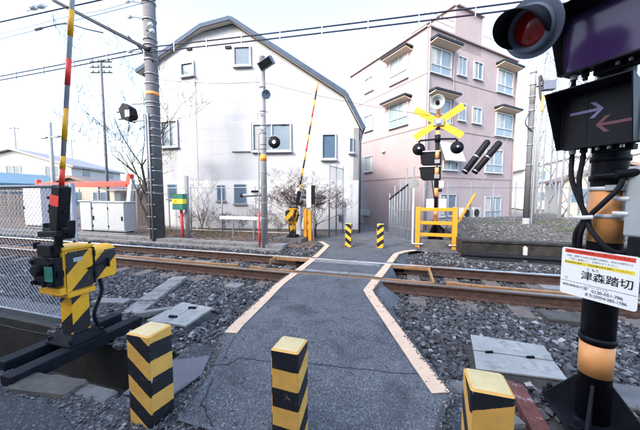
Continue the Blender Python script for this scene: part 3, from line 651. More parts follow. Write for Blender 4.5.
fn = thing('chain_link_fence', 'near silver chain link fence left of the barrier machine', 'fence', (-4.6, 1.98, 0))
FX0, FX1 = -7.5, -3.25
link_mesh(MB(), (FX0, 1.98), (FX1, 1.98), .0, 1.40, .062, .0021).build('mesh', 'galvanised', fn, recalc=False)
CY((FX0, 1.98, 1.41), (FX1, 1.98, 1.41), .019, n=10).build('top_rail', 'galvanised', fn, smooth=True); CY((FX0, 1.98, .0), (FX1, 1.98, .0), .016, n=10).build('bottom_rail', 'galvanised', fn, smooth=True)
for x in (FX1 + .03, -5.1, -7.1): CY((x, 1.98, -.1), (x, 1.98, 1.44), .024, n=12).build('post', 'galvanised', fn, smooth=True)

# ================================================================ BARRIER MACHINES
def uvbox(b, name, m, parent, slope, off, ax='y', bevel=.006):
    o = b.build(name, m, parent, bevel=bevel); me = o.data; uvl = me.uv_layers.new(name='UVMap')
    for p in me.polygons:
        n_ = p.normal
        for li in p.loop_indices:
            co = me.vertices[me.loops[li].vertex_index].co; t = co.y if abs(n_.x) > .6 else (co.x if abs(n_.y) > .6 else 0)
            v = co.z - slope * t + off if abs(n_.z) < .6 else .02
            uvl.data[li].uv = (0, v)
    return o
def barrier(loc, sy, label, bands, top, lean, armr=.0175):
    x0, y0 = loc[0], loc[1]; r = thing('barrier_machine', label, 'crossing barrier', loc, 'crossing barrier machines')
    def Y(a, b): return (y0 + sy * a, y0 + sy * b) if sy > 0 else (y0 + sy * b, y0 + sy * a)
    def bx(xa, xb, ya, yb, za, zb): q = Y(ya, yb); return B(x0 + xa, x0 + xb, q[0], q[1], za, zb)
    Z = loc[2]
    # base plate with fillet and bolts
    bx(-.15, .15, -.15, .15, Z, Z + .018).build('base_plate', 'dark_steel', r, bevel=.004)
    b = MB(); lo = [(-.14, -.14), (.14, -.14), (.14, .14), (-.14, .14)]; hi = [(-.10, -.10), (.10, -.10), (.10, .10), (-.10, .10)]
    i = b._a([(x0 + a, y0 + sy * c, Z + .018) for a, c in lo] + [(x0 + a, y0 + sy * c, Z + .075) for a, c in hi])
    for k in range(4): b.f.append((i + k, i + (k + 1) % 4, i + 4 + (k + 1) % 4, i + 4 + k))
    b.f.append((i + 4, i + 5, i + 6, i + 7)); b.build('base_collar', 'dark_steel', r)
    for a in (-.125, .125):
        for c in (-.125, .125): CY((x0 + a, y0 + c, Z + .018), (x0 + a, y0 + c, Z + .055), .016, n=6).build('bolt', 'dark_steel', r)
    uvbox(bx(-.07, .07, -.07, .07, Z + .07, Z + .45), 'column', 'hazard_machine', r, .8, .125)
    bx(-.105, .10, -.11, .11, Z + .40, Z + .445).build('neck', 'yellow', r, bevel=.01)
    # gear housing: yellow front, hazard bands on the side
    bx(-.11, .10, -.13, .10, Z + .445, Z + .80).build('gear_housing', 'yellow', r, bevel=.014)
    uvbox(bx(.1005, .108, -.115, .095, Z + .46, Z + .79), 'side_panel', 'hazard_machine', r, 1.05, .125, bevel=.002)
    bx(-.12, .112, -.14, .105, Z + .80, Z + .835).build('housing_lid', 'yellow', r, bevel=.012)
    bx(-.155, .10, -.165, -.03, Z + .44, Z + .50).build('housing_flange', 'yellow', r, bevel=.008)
    # motor housing with a rounded cover
    b = MB(); q0, q1 = .105, .30; prof = []
    for t in lin(0, math.pi, 10): prof.append((math.cos(t) * .11, math.sin(t) * .06 + Z + .74))
    prof = [(.11, Z + .50)] + prof + [(-.11, Z + .50)]
    b.prism([(x0 + a, y0 + sy * q0, z) for a, z in prof], (0, sy * (q1 - q0), 0)); mh = uvbox(b, 'motor_housing', 'hazard_machine', r, 1.05, .125, bevel=.008)
    bx(-.115, .114, .092, .108, Z + .48, Z + .80).build('seam', 'black', r, bevel=.003)
    b = MB().bar((x0 + .122, y0 + sy * .04, Z + .62), (x0 + .122, y0 + sy * .20, Z + .65), .016, .018); b.bar((x0 + .130, y0 + sy * .21, Z + .60), (x0 + .130, y0 + sy * .21, Z + .68), .016, .02); b.build('door_handle', 'black', r, bevel=.003)
    for a in (-.10, .09):
        for c in (-.12, .085): MB().cyl((x0 + a, y0 + sy * c, Z + .835), (x0 + a, y0 + sy * c, Z + .848), .012, n=6).build('lid_bolt', 'dark_steel', r)
    for e in (.53, .72): MB().cyl((x0 + .116, y0 + sy * .10, Z + e), (x0 + .116, y0 + sy * .10, Z + e + .05), .010, n=8).build('hinge', 'dark_steel', r)
    MB().box(x0 + .1085, x0 + .110, *sorted((y0 - sy * .06, y0 + sy * .01)), Z + .70, Z + .735).build('label_plate', 'box_grey', r)
    MB().tube(bez([(x0 - .02, y0 + sy * .22, Z + .50), (x0 - .02, y0 + sy * .24, Z + .34), (x0 - .03, y0 + sy * .17, Z + .15), (x0 - .05, y0 + sy * .22, Z - .02)]), .016, 8).build('cable', 'black_rubber', r, smooth=True)
    # crank mechanism on the road side
    b = MB(); yy = y0 - sy * .13; xc = x0 + .0
    b.cyl((xc - .04, yy, Z + .66), (xc - .04, yy - sy * .08, Z + .66), .115, .105, n=20); b.cyl((xc - .04, yy - sy * .08, Z + .66), (xc - .04, yy - sy * .12, Z + .66), .045, n=14)
    b.build('crank', 'black', r, bevel=.005)
    for a, c, e, f in ((-.16, .10, .52, .76), (-.10, .07, .76, .86)): MB().box(xc + a, xc + c, *sorted((yy - sy * .0, yy - sy * .06)), Z + e, Z + f).build('crank_case', 'black', r, bevel=.008)
    for a, e in ((-.13, .55), (.07, .55), (-.13, .72), (.08, .72), (.0, .54)): MB().cyl((xc + a, yy - sy * .06, Z + e), (xc + a, yy - sy * .09, Z + e), .018, n=8).build('case_bolt', 'black', r)
    MB().box(xc + .02, xc + .085, *sorted((yy - sy * .062, yy - sy * .085)), Z + .57, Z + .69).build('inspection_window', 'green_box', r, bevel=.003)
    for a, e in ((-.15, .84), (.10, .82), (.12, .62)): MB().cyl((xc + a, yy - sy * .03, Z + e - .02), (xc + a, yy - sy * .03, Z + e + .03), .022, n=8).build('pivot', 'dark_steel', r)
    # arm carrier
    ya = yy + sy * .0; base = Vector((x0 + .05, ya, Z + .80)); dirv = Vector((lean, 0, 1)).normalized()
    MB().bar(base - dirv * .04, base + dirv * .16, .045, .045, up=(0, 1, 0)).build('carrier_neck', 'black', r, bevel=.006)
    hb = base + dirv * .13
    MB().bar(hb, hb + dirv * .05, .22, .10, up=(0, 1, 0)).build('carrier_bracket', 'black', r, bevel=.006)
    MB().bar(hb + Vector((-.13, 0, .04)), hb + Vector((.15, 0, .05)), .05, .05).build('carrier_bar', 'black', r, bevel=.006); MB().bar(hb + Vector((-.11, -sy * .06, .02)), hb + Vector((.12, -sy * .06, .03)), .04, .045).build('carrier_bar', 'black', r, bevel=.006)
    for a, c in ((-.13, .10), (.15, .13)): MB().bar(hb + Vector((a, 0, .02)), hb + Vector((a * 1.08, 0, c)), .025, .045, up=(0, 1, 0)).build('carrier_lug', 'black', r, bevel=.004)
    h0 = hb + dirv * .04; h1_ = hb + dirv * .41
    MB().bar(h0, h1_, .105, .085, up=(0, 1, 0)).build('carrier_sleeve', 'black', r, bevel=.012)
    for p, q in (((-.08, 0, .1), (-.08, 0, .22)), ((-.10, 0, .16), (.09, 0, .16)), ((-.10, 0, .27), (.0, 0, .27))): MB().cyl(h0 + Vector(p), h0 + Vector(q), .013, n=8).build('carrier_bolt', 'dark_steel', r)
    pr = hb + dirv * .25 + Vector((0, -sy * .045, 0)); MB().bar(pr, pr + dirv * .085, .098, .004, up=(0, 1, 0)).build('reflector', 'reflective_red', r)
    # the arm, a tube with wrapped bands
    L_ = top; arm = MB().cyl(h1_ - dirv * .05, hb + dirv * L_, armr * .94, armr * .85, n=14).build('arm', 'grey_tape', r, smooth=True)
    for a, c, m in bands:
        MB().cyl(hb + dirv * a, hb + dirv * c, armr, n=14).build('band', m, arm, smooth=True)
    return r, hb, dirv
HB_Z = .061 + .80 + .13
near_b = [((a - HB_Z) * 1.0075, (b_ - HB_Z) * 1.0075, m) for a, b_, m in ((1.40, 1.53, 'red_paint'), (1.53, 1.63, 'yellow'), (1.75, 1.99, 'yellow'), (2.16, 2.35, 'red_paint'), (2.51, 2.69, 'yellow'), (2.80, 2.87, 'red_paint'), (2.87, 3.1, 'yellow'), (3.3, 3.5, 'red_paint'))]
barrier((-2.75, 1.66, .061), 1, 'yellow and black barrier machine with raised arm beside the near ditch', near_b, 2.9, .18)
far_b = []
for k in range(14): far_b.append((.36 + k * .24, .36 + k * .24 + .24, ('yellow', 'black')[k % 2] if k not in (5, 9) else 'red_paint'))
_blk = B(-3.55, -2.75, 7.2, 7.85, -.2, .10).build('concrete_block', 'old_concrete', loc=(-3.15, 7.5, -.2), bevel=.015, props=('dark concrete block under the distant barrier machine', 'concrete block'))
barrier((-3.12, 7.52, .10), -1, 'small distant yellow and black barrier machine in front of the white building', [b_ for b_ in far_b if b_[1] < 3.7], 3.05, .19, .022)

# ================================================================ NEAR SIGNAL POST (right)
SX, SY, SZ = 1.115, 2.035, -.056
sg = thing('crossing_signal', 'tall black signal post with orange bands, direction boxes and red lamp, right foreground', 'crossing signal', (SX, SY, SZ), 'crossing signals')
pole = CY((SX, SY, SZ), (SX, SY, 3.5), .078, n=28).build('pole', 'black', sg, smooth=True)
for z0, z1, m in ((.25, .44, 'peach_tape'), (1.05, 1.36, 'peach_tape'), (2.3, 2.5, 'peach_tape')): CY((SX, SY, z0), (SX, SY, z1), .0795, n=28).build('band', m, pole, smooth=True)
for z in (1.19, 1.345): CY((SX, SY, z), (SX, SY, z + .022), .083, n=28).build('clamp_strap', 'white_paint', pole, smooth=True)
for z in (.455, 1.40, 1.51): CY((SX, SY, z), (SX, SY, z + .03), .086, n=28).build('clamp_strap', 'black', pole, smooth=True)
B(SX - .19, SX + .19, SY - .19, SY + .19, SZ, SZ + .022).build('base_flange', 'dark_steel', sg, bevel=.01)
for k in range(4):
    a = R(45 + 90 * k + 12); c, s = math.cos(a), math.sin(a); t = Vector((-s, c, 0)) * .008
    b = MB(); b.prism([Vector((SX + c * .07, SY + s * .07, SZ + .02)) - t, Vector((SX + c * .235, SY + s * .235, SZ + .02)) - t, Vector((SX + c * .235, SY + s * .235, SZ + .05)) - t, Vector((SX + c * .07, SY + s * .07, SZ + .27)) - t], t * 2); b.build('gusset', 'dark_steel', sg)
for a, c in ((-.155, -.155), (.155, -.155), (.155, .155), (-.155, .155)):
    CY((SX + a, SY + c, SZ + .02), (SX + a, SY + c, SZ + .06), .034, n=6).build('anchor_nut', 'dark_steel', sg); CY((SX + a, SY + c, SZ + .06), (SX + a, SY + c, SZ + .10), .016, n=8).build('anchor_bolt', 'dark_steel', sg)
# frame of the boxes: u along the box width (left to right as seen), n facing the road
ang = R(-51); U_ = Vector((math.cos(ang), math.sin(ang), 0)); N_ = Vector((math.sin(ang), -math.cos(ang), 0))
MAT_B = Matrix(((U_.x, -N_.x, 0, SX), (U_.y, -N_.y, 0, SY), (0, 0, 1, 0), (0, 0, 0, 1)))     # local x=u, local y=into the box (away from road)
def P(u, y, z): return MAT_B @ Vector((u, y, z))
def lbox(u0, u1, y0, y1, z0, z1): return MB().box(u0, u1, y0, y1, z0, z1, MAT_B)
def signal_box(zc, name, hh, wv, face_m, uc=0.):
    # body sits on the pole front, hood flares out towards the road
    fy = -.155; oy = -.30; e = .02
    fb = lbox(uc - wv, uc + wv, fy, -.085, zc - hh, zc + hh).build(name, 'black', sg, bevel=.008); t = .006
    c0 = [(uc - wv, fy, zc - hh), (uc + wv, fy, zc - hh), (uc + wv, fy, zc + hh), (uc - wv, fy, zc + hh)]; c1 = [(uc - wv, fy - .04, zc - hh - .004), (uc + wv, fy - .04, zc - hh - .004), (uc + wv + e, oy, zc + hh + e), (uc - wv - e, oy, zc + hh + e)]
    def pl(a, b_, c, d):
        pts = [P(*q) for q in (a, b_, c, d)]; n_ = (pts[1] - pts[0]).cross(pts[2] - pts[0]).normalized(); h = MB(); h.prism(pts, n_ * t); h.build('hood', 'black', fb)
    pl(c0[3], c0[2], c1[2], c1[3]); pl(c0[0], c0[3], c1[3], c1[0]); pl(c0[2], c0[1], c1[1], c1[2]); pl(c0[1], c0[0], c1[0], c1[1])
    lbox(uc - wv + .012, uc + wv - .012, fy - .008, fy + .001, zc - hh + .012, zc + hh - .012).build('face', face_m, fb)
    for a, b_, c, d in ((-wv, -wv + .014, -hh, hh), (wv - .014, wv, -hh, hh), (-wv + .014, wv - .014, hh - .014, hh), (-wv + .014, wv - .014, -hh, -hh + .016)): lbox(uc + a, uc + b_, fy - .014, fy + .002, zc + c, zc + d).build('bezel', 'black', fb, bevel=.002)
    for u in (uc - wv + .045, uc - wv + .10):
        MB().cyl(P(u, -.12, zc - hh), P(u, -.12, zc - hh - .025), .018, n=12).build('cable_gland', 'white_paint' if u < uc - wv + .06 else 'black', fb); MB().cyl(P(u, -.12, zc - hh - .025), P(u, -.12, zc - hh - .045), .012, n=10).build('gland_nut', 'black', fb)
    MB().box(uc - wv + .13, uc + wv - .03, -.11, -.06, zc - hh - .03, zc - hh, MAT_B).build('mounting_rail', 'dark_steel', fb)
    for u in (0, .05, .10): MB().cyl(P(uc + u, -.13, zc - hh - .002), P(uc + u, -.13, zc - hh - .018), .010, n=8).build('screw', 'screw', fb)
    return fb
wv = .165
b2 = signal_box(1.735, 'arrow_box', .148, wv, 'panel_dark', -.005)
b1 = signal_box(2.185, 'direction_box', .165, .24, 'panel_purple', .055)
def arrow(x0, x1, z, m, hl=.034, sh=.0075):
    sgn = 1 if x1 > x0 else -1; y = -.1645; th = .003
    ar = MB().prism([P(px, y, pz) for px, pz in [(x0, z - sh), (x1 - sgn * .010, z - sh), (x1 - sgn * .010, z + sh), (x0, z + sh)]], -N_ * th).build('arrow', m, b2)
    for s in (1, -1): MB().prism([P(px, y - .0006, pz) for px, pz in [(x1 + sgn * .004, z), (x1 - sgn * .014, z), (x1 - sgn * .056, z + s * (hl + .009)), (x1 - sgn * .034, z + s * (hl + .009))]], -N_ * th).build('arrow', m, b2)
arrow(-.125, .022, 1.785, 'arrow_violet'); arrow(.140, .0, 1.700, 'arrow_magenta')
lbox(-.044, -.042, -.1645, -.1625, 1.60, 1.87).build('panel_joint', 'black', b2)
lbox(-wv + .02, wv - .02, -.1645, -.1625, 1.734, 1.737).build('panel_joint', 'black', b2)
for z in (1.70, 2.135):
    lbox(-.07, .07, -.0845, .0, z - .03, z + .03).build('mounting_bracket', 'dark_steel', sg, bevel=.004)
# lamp on its arm
def lamp(center, n_, parent, disc=.155, hood_l=.17, lensm='lens_red', back=False, hr=.105):
    n_ = Vector(n_).normalized(); c = Vector(center); lp = MB().lathe([(-.10, .0), (-.10, .05), (-.07, .085), (-.01, .10), (0, .10)], c, n_, 28).build('lamp_body', 'black', parent, smooth=True)
    MB().lathe([(-.008, .06), (-.008, disc), (.004, disc), (.004, .06)], c, n_, 40).build('backing_disc', 'hood_blue', lp, smooth=False)
    MB().lathe([(.004, .118), (.03, .118), (.034, .108), (.034, .090), (.012, .085)], c, n_, 36).build('lens_rim', 'hood_blue', lp, smooth=True)
    MB().lathe([(.012, .088), (.020, .075), (.028, .05), (.032, .025), (.034, 0)], c, n_, 30).build('lens', lensm, lp, smooth=True)
    u = n_.cross(Vector((0, 0, 1))).normalized(); v = u.cross(n_)
    b = MB(); nn = 30; prev = None
    for k in range(nn + 1):
        t = R(-35 + 250 * k / nn); q = max(0, math.sin((t + R(35)) / R(250) * math.pi)) ** .55; ln = .02 + hood_l * q
        e = u * math.cos(t) + v * math.sin(t); i = b._a([c + n_ * .02 + e * hr, c + n_ * ln + e * hr * 1.04, c + n_ * ln + e * (hr * 1.04 + .005), c + n_ * .02 + e * (hr + .006)])
        if prev is not None:
            for a in range(4): b.f.append((prev + a, prev + (a + 1) % 4, i + (a + 1) % 4, i + a))
        prev = i
    b.build('visor', 'black', lp, smooth=True)
    return lp
LC = Vector((.635, 1.86, 2.225)); LN = Vector((-.80, -.66, -.42))
lamp(LC, LN, sg, .150, .17, hr=.105)
arm = MB().tube([Vector((SX, SY, 2.55)), Vector((SX - .15, SY - .02, 2.56)), Vector((.68, 1.97, 2.50)), LC - LN.normalized() * .09 + Vector((0, 0, .12)), LC - LN.normalized() * .09], .02, 10); arm.build('lamp_arm', 'black', sg, smooth=True)
lp2 = lamp(Vector((1.62, 2.2, 2.40)), (.5, -.8, -.1), sg, .152, .15, hr=.108)
MB().tube([(SX, SY, 2.55), (SX + .2, SY + .05, 2.56), (1.60, 2.28, 2.46), (1.64, 2.27, 2.40)], .02, 10).build('lamp_arm', 'black', sg, smooth=True)
# crossbuck and horn above the frame edge, as on the far post
for s in (1, -1):
    MB().bar(P(-.5, -.09 - .012 * s, 3.35 - .32 * s), P(.5, -.09 - .012 * s, 3.35 + .32 * s), .012, .15).build('crossbuck_board', 'yellow', sg)
# cables hanging from the boxes
cb = [[P(-.125, -.12, 1.545), P(-.115, -.13, 1.42), P(-.07, -.125, 1.28), P(-.035, -.115, 1.19), P(-.01, -.125, 1.12), P(.07, -.11, 1.02), P(.13, -.04, 1.02), P(.12, .03, 1.10)],
      [P(-.07, -.12, 1.545), P(-.08, -.125, 1.40), P(-.065, -.12, 1.27), P(-.045, -.12, 1.19), P(-.085, -.11, 1.10), P(-.105, -.07, 1.0), P(-.085, -.06, .93)],
      [P(.10, -.10, 1.44), P(.09, -.115, 1.36), P(.03, -.125, 1.27), P(-.025, -.12, 1.195), P(-.06, -.115, 1.10), P(-.09, -.06, .99)],
      [P(-.14, -.12, 1.97), P(-.19, -.05, 1.88), P(-.14, .03, 1.7), P(-.06, .07, 1.55)]]
for c in cb: MB().tube(bez(c), .0135, 8).build('cable', 'black_rubber', sg, smooth=True)
MB().tube([P(-.09, -.135, 1.19), P(-.04, -.15, 1.19), P(.0, -.135, 1.195)], .012, 8).build('cable_tie', 'white_paint', sg)
MB().cyl(P(-.02, -.10, 1.425), P(.10, -.11, 1.43), .014, n=10).build('conduit', 'black', sg); MB().cyl(P(.08, -.13, 1.43), P(.17, -.05, 1.44), .022, n=10).build('conduit', 'dark_steel', sg)
# junction box on the right of the pole
lbox(.105, .42, -.09, .10, 1.10, 1.47).build('junction_box', 'box_grey', sg, bevel=.012); lbox(.07, .105, -.03, .03, 1.18, 1.40).build('box_bracket', 'galvanised', sg)
lbox(.13, .26, -.10, .0, 1.0, 1.10).build('lock_box', 'dark_steel', sg, bevel=.006); lbox(.02, .13, -.085, .03, 1.345, 1.375).build('clamp_strap', 'galvanised', sg)
for z in (1.22, 1.30): MB().cyl(P(.06, -.08, z), P(.125, -.085, z), .012, n=8).build('bolt', 'white_paint', sg)

# name sign clamped to the post ------------------------------------------------------------
sn = thing('crossing_sign', 'white notice board with red and yellow bars and black characters on the near post', 'sign', tuple(P(0, -.10, .90)))
SW, SH = .170, .1435; SC = .858; SO = .018      # half sizes, centre height, sideways shift
def sgn_box(u0, u1, z0, z1, y0, y1): return lbox(u0 + SO, u1 + SO, y0, y1, z0, z1)
b = MB(); rr = .014; pts = []
for cx, cz, a0 in ((SW - rr, SC + SH - rr, 0), (-SW + rr, SC + SH - rr, 90), (-SW + rr, SC - SH + rr, 180), (SW - rr, SC - SH + rr, 270)):
    for t in range(5): a = R(a0 + t * 22.5); pts.append(P(cx + math.cos(a) * rr + SO, -.105, cz + math.sin(a) * rr))
b.prism(pts, -N_ * .006); b.build('board', 'sign_white', sn)
FY = -.1056
sgn_box(-SW + .016, SW - .016, SC + .112, SC + .136, FY, FY + .001).build('red_bar', 'sign_red', sn); sgn_box(-SW + .016, SW - .016, SC + .046, SC + .066, FY, FY + .001).build('yellow_bar', 'sign_yellow', sn)
sgn_box(-SW + .004, SW - .004, SC - .062, SC - .0595, FY, FY + .001).build('rule', 'ink_grey', sn)
def text(body, u, z, size, m, parent, align='LEFT', bold=0, sx_=1., y=None):
    cu = bpy.data.curves.new('text', 'FONT'); cu.body = body; cu.size = size; cu.align_x = align; cu.align_y = 'CENTER'; cu.offset = bold; cu.extrude = 0
    t = bpy.data.objects.new('text', cu); C.objects.link(t); bpy.context.view_layer.update()
    dg = bpy.context.evaluated_depsgraph_get(); me = bpy.data.meshes.new_from_object(t.evaluated_get(dg)); bpy.data.objects.remove(t)
    inv = rootmat(parent).inverted()
    for v in me.vertices: v.co = inv @ P(u + SO + v.co.x * sx_, (FY - .0012) if y is None else y, z + v.co.y)
    me.materials.clear(); me.materials.append(MATS[m]); o = bpy.data.objects.new('lettering', me); C.objects.link(o); o.parent = parent; return o
text('津森踏切', -.070, SC - .012, .056, 'ink', sn, bold=.0006, sx_=1.0)
text('つ  もり', -.048, SC + .030, .017, 'ink', sn, bold=.0002)
text('踏切内では警報機が鳴ったら渡ってはいけません。', -SW + .024, SC + .124, .0138, 'ink', sn, sx_=.96)
text('非常、故障その他でお困りの時は、安全な場所から', -SW + .026, SC + .096, .0132, 'ink_grey', sn, sx_=.96)
text('下記へ連絡して、お知らせください。', -SW + .040, SC + .077, .0135, 'ink_grey', sn)
text('緊急連絡先番号へ、下記の踏切名を連絡してください。', -SW + .020, SC + .056, .0124, 'ink', sn, sx_=.97)
text('静鉄運輸指令', -SW + .014, SC - .085, .0165, 'ink', sn); text('☎', -.058, SC - .083, .022, 'ink', sn)
text('フリーダイヤル', -.032, SC - .072, .0125, 'ink_grey', sn)
text('0120-051-786', .024 - .040, SC - .092, .0235, 'ink_grey', sn, bold=.0003); text('または054-285-1786', -.048, SC - .118, .0225, 'ink_grey', sn, bold=.0003, sx_=.93)
text('標', -SW + .02, SC - .043, .020, 'mark_pink', sn)
for z in (SC + .08, SC - .08): lbox(-.06 + SO, .06 + SO, -.099, -.078, z - .012, z + .012).build('clamp', 'galvanised', sn)

# ================================================================ FAR SIGNAL POST
fx, fy = .745, 7.80
B(fx - .37, fx + .37, fy - .30, fy + .32, -.3, .19).build('signal_footing', 'old_concrete', loc=(fx, fy, -.3), bevel=.015, props=('dark concrete block under the distant signal post', 'footing'))
fs = thing('crossing_signal', 'distant black and orange banded signal post with yellow crossbuck and twin lamps', 'crossing signal', (fx, fy, .19), 'crossing signals')
fp = CY((fx, fy, .19), (fx, fy, 3.55), .052, n=18).build('pole', 'black', fs, smooth=True)
for z0, z1 in ((.62, .95), (1.28, 1.50), (1.83, 2.02), (2.25, 2.45), (2.72, 2.95), (3.25, 3.55)): CY((fx, fy, z0), (fx, fy, z1), .0535, n=18).build('band', 'peach_tape', fp, smooth=True)
for k in range(4):
    a = R(45 + 90 * k); c, s = math.cos(a), math.sin(a); t = Vector((-s, c, 0)) * .008; b = MB()
    b.prism([Vector((fx + c * .05, fy + s * .05, .19)) - t, Vector((fx + c * .24, fy + s * .24, .19)) - t, Vector((fx + c * .24, fy + s * .24, .22)) - t, Vector((fx + c * .05, fy + s * .05, .58)) - t], t * 2); b.build('gusset', 'dark_steel', fs)
for s in (1, -1):
    q = .56; MB().bar((fx - q, fy - .065 - .012 * s, 3.14 - .36 * s), (fx + q, fy - .065 - .012 * s, 3.14 + .36 * s), .012, .165).build('crossbuck_board', 'yellow', fs)
B(fx - .13, fx + .13, fy - .11, fy - .085, 3.05, 3.22).build('crossbuck_plate', 'grey_steel', fs, bevel=.01); B(fx - .05, fx + .05, fy - .14, fy - .11, 3.09, 3.18).build('crossbuck_clamp', 'screw', fs, bevel=.005)
# horn
MB().lathe([(0, .03), (.05, .05), (.14, .10), (.20, .17), (.205, .175), (.20, .165), (.13, .09), (.06, .03), (.12, .045), (.15, .0)], (fx - .03, fy - .02, 3.63), (-.12, -1, -.15), 28).build('horn', 'box_grey', fs, smooth=True)
MB().lathe([(.03, .0), (.03, .04), (.16, .05), (.17, .0)], (fx - .03, fy - .02, 3.63), (-.12, -1, -.15), 16).build('horn_driver', 'dark_steel', fs, smooth=True)
MB().tube([(fx - .44, fy, 2.66), (fx - .42, fy, 2.72), (fx, fy, 2.74), (fx + .42, fy, 2.72), (fx + .44, fy, 2.66)], .025, 8).build('lamp_crossarm', 'black', fs, smooth=True)
CY((fx, fy, 2.66), (fx, fy, 2.84), .07, n=16).build('crossarm_clamp', 'black', fs, smooth=True)
for s in (-1, 1):
    c = Vector((fx + s * .45, fy - .02, 2.50)); lb = MB().lathe([(.0, 0.), (.0, .155), (-.015, .155), (-.02, .10), (-.10, .085), (-.14, .05), (-.15, 0)], c, (0, 1, 0), 28).build('lamp', 'black', fs, smooth=True)
    MB().lathe([(.0, .11), (.15, .115), (.152, .105), (.02, .10)], c, (0, 1, 0), 24).build('visor', 'black', lb, smooth=True)
    MB().lathe([(-.15, 0.), (-.15, .035), (-.17, .03), (-.175, 0)], c, (0, 1, 0), 14).build('end_cap', 'screw', lb, smooth=True); MB().tube([c + Vector((0, -.1, .06)), c + Vector((0, -.08, .14)), c + Vector((0, 0, .2))], .02, 8).build('hanger', 'black', lb)
for zc in (2.24, 1.86):
    b = MB(); b.prism([(fx - .40, fy - .02, zc + .10), (fx - .38, fy - .02, zc - .10), (fx - .31, fy - .02, zc - .16), (fx + .10, fy - .02, zc - .16), (fx + .10, fy - .02, zc + .18), (fx - .42, fy - .02, zc + .18)], (0, .16, 0)); bx_ = b.build('display_box', 'black', fs, bevel=.01)
    B(fx - .42, fx - .2, fy + .14, fy + .32, zc + .15, zc + .18).build('hood', 'black', bx_); MB().cyl((fx - .36, fy - .03, zc + .19), (fx + .06, fy - .03, zc + .19), .02, n=8).build('rail', 'screw', bx_)
    B(fx - .06, fx + .06, fy - .075, fy - .02, zc - .12, zc - .02).build('bracket', 'galvanised', fs, bevel=.005)
B(fx - .23, fx - .05, fy - .12, fy + .05, .96, 1.22).build('terminal_box', 'white_paint', fs, bevel=.012); B(fx + .07, fx + .24, fy - .12, fy + .05, .96, 1.22).build('terminal_box', 'white_paint', fs, bevel=.012)
B(fx + .06, fx + .17, fy - .08, fy + .06, 1.50, 1.68).build('relay_box', 'white_paint', fs, bevel=.01); B(fx + .06, fx + .13, fy - .08, fy + .06, 1.40, 1.47).build('relay_box', 'black', fs)
MB().tube(bez([(fx - .12, fy - .06, 1.72), (fx - .09, fy - .1, 1.5), (fx - .05, fy - .09, 1.24)]), .014, 6).build('cable', 'black_rubber', fs)
# amber guard frame in front of it
gf = thing('guard_frame', 'amber painted steel guard frame around the distant signal post', 'guard frame', (fx, 7.55, -.1))
for x in (.305, 1.165): B(x - .055, x + .055, 7.47, 7.58, -.12, 1.02).build('post', 'amber', gf, bevel=.006)
for z0, z1 in ((.92, 1.0), (.58, .66), (.28, .36)): B(.36, 1.11, 7.49, 7.56, z0, z1).build('rail', 'amber', gf, bevel=.005)
for x in (.305, 1.165):
    for z in (.08, -.06): MB().cyl((x - .13, 7.46, z), (x + .13, 7.46, z), .018, n=8).build('bolt', 'screw', gf); 
    for z in (.08, -.06):
        for s in (-1, 1): MB().cyl((x + s * .09, 7.46, z), (x + s * .12, 7.46, z), .035, n=6).build('nut', 'screw', gf)

# retaining wall, dark and stained, in cast bays with a coping
rw = thing('retaining_wall', 'low dark stained concrete retaining wall along the far right side of the track', 'retaining wall', (6, 6.95, -.2))
x = 1.22; first = True
while x < 26:
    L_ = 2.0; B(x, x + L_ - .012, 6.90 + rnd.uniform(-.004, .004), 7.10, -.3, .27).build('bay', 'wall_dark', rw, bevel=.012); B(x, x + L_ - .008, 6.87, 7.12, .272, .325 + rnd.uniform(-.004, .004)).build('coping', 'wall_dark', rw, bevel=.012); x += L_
B(1.20, 1.36, 7.12, 9.6, -.3, .30).build('return_wall', 'wall_dark', rw, bevel=.01)
st = thing('marker_stake', 'small white marker stake in front of the dark retaining wall', 'marker stake', (2.42, 6.80, -.15))
B(2.385, 2.455, 6.78, 6.84, -.2, .22).build('stake', 'white_paint', st, bevel=.008); MB().prism([(2.385, 6.78, .22), (2.455, 6.78, .22), (2.42, 6.78, .25)], (0, .06, 0)).build('tip', 'white_paint', st)
MB().cyl((1.2, 6.74, .02), (14, 6.74, .02), .05, n=10).build('cable_pipe', 'black_rubber', loc=(6, 6.74, -.05), smooth=True, props=('black pipe lying along the foot of the retaining wall', 'pipe'))
for x in lin(1.6, 13.6, 8): pass

# ================================================================ FAR LEFT FURNITURE
# utility pole
ux, uy = -7.25, 6.72
up = thing('utility_pole', 'thick dark grey concrete utility pole with steel hoops left of the white building', 'utility pole', (ux, uy, 0))
CY((ux, uy, -.1), (ux, uy, 7.6), .19, .165, n=24).build('shaft', 'pole_grey', up, smooth=True)
def zpx(py, d): return 1.32 + (195 - py) * d / 280
for py, m in ((6, 'orange_band'), (97, 'orange_band')): z = zpx(py, 8.5); CY((ux, uy, z - .05), (ux, uy, z + .05), .181, n=24).build('band', m, up, smooth=True)
for py in (13, 29, 47, 52, 56, 66, 79, 88, 106, 110, 119, 124, 131, 138, 148, 160, 172, 186, 194): 
    z = zpx(py, 8.5); CY((ux, uy, z), (ux, uy, z + .03), .192, n=20).build('hoop', 'galvanised', up, smooth=True)
for dx, dy in ((-.12, -.17), (.02, -.21), (-.20, -.05)): CY((ux + dx, uy + dy, 0), (ux + dx, uy + dy, 3.7), .022, n=8).build('conduit', 'galvanised', up, smooth=True)
for z in lin(.3, 3.6, 9): MB().cyl((ux - .22, uy - .16, z), (ux + .14, uy - .2, z), .012, n=6).build('rung', 'galvanised', up)
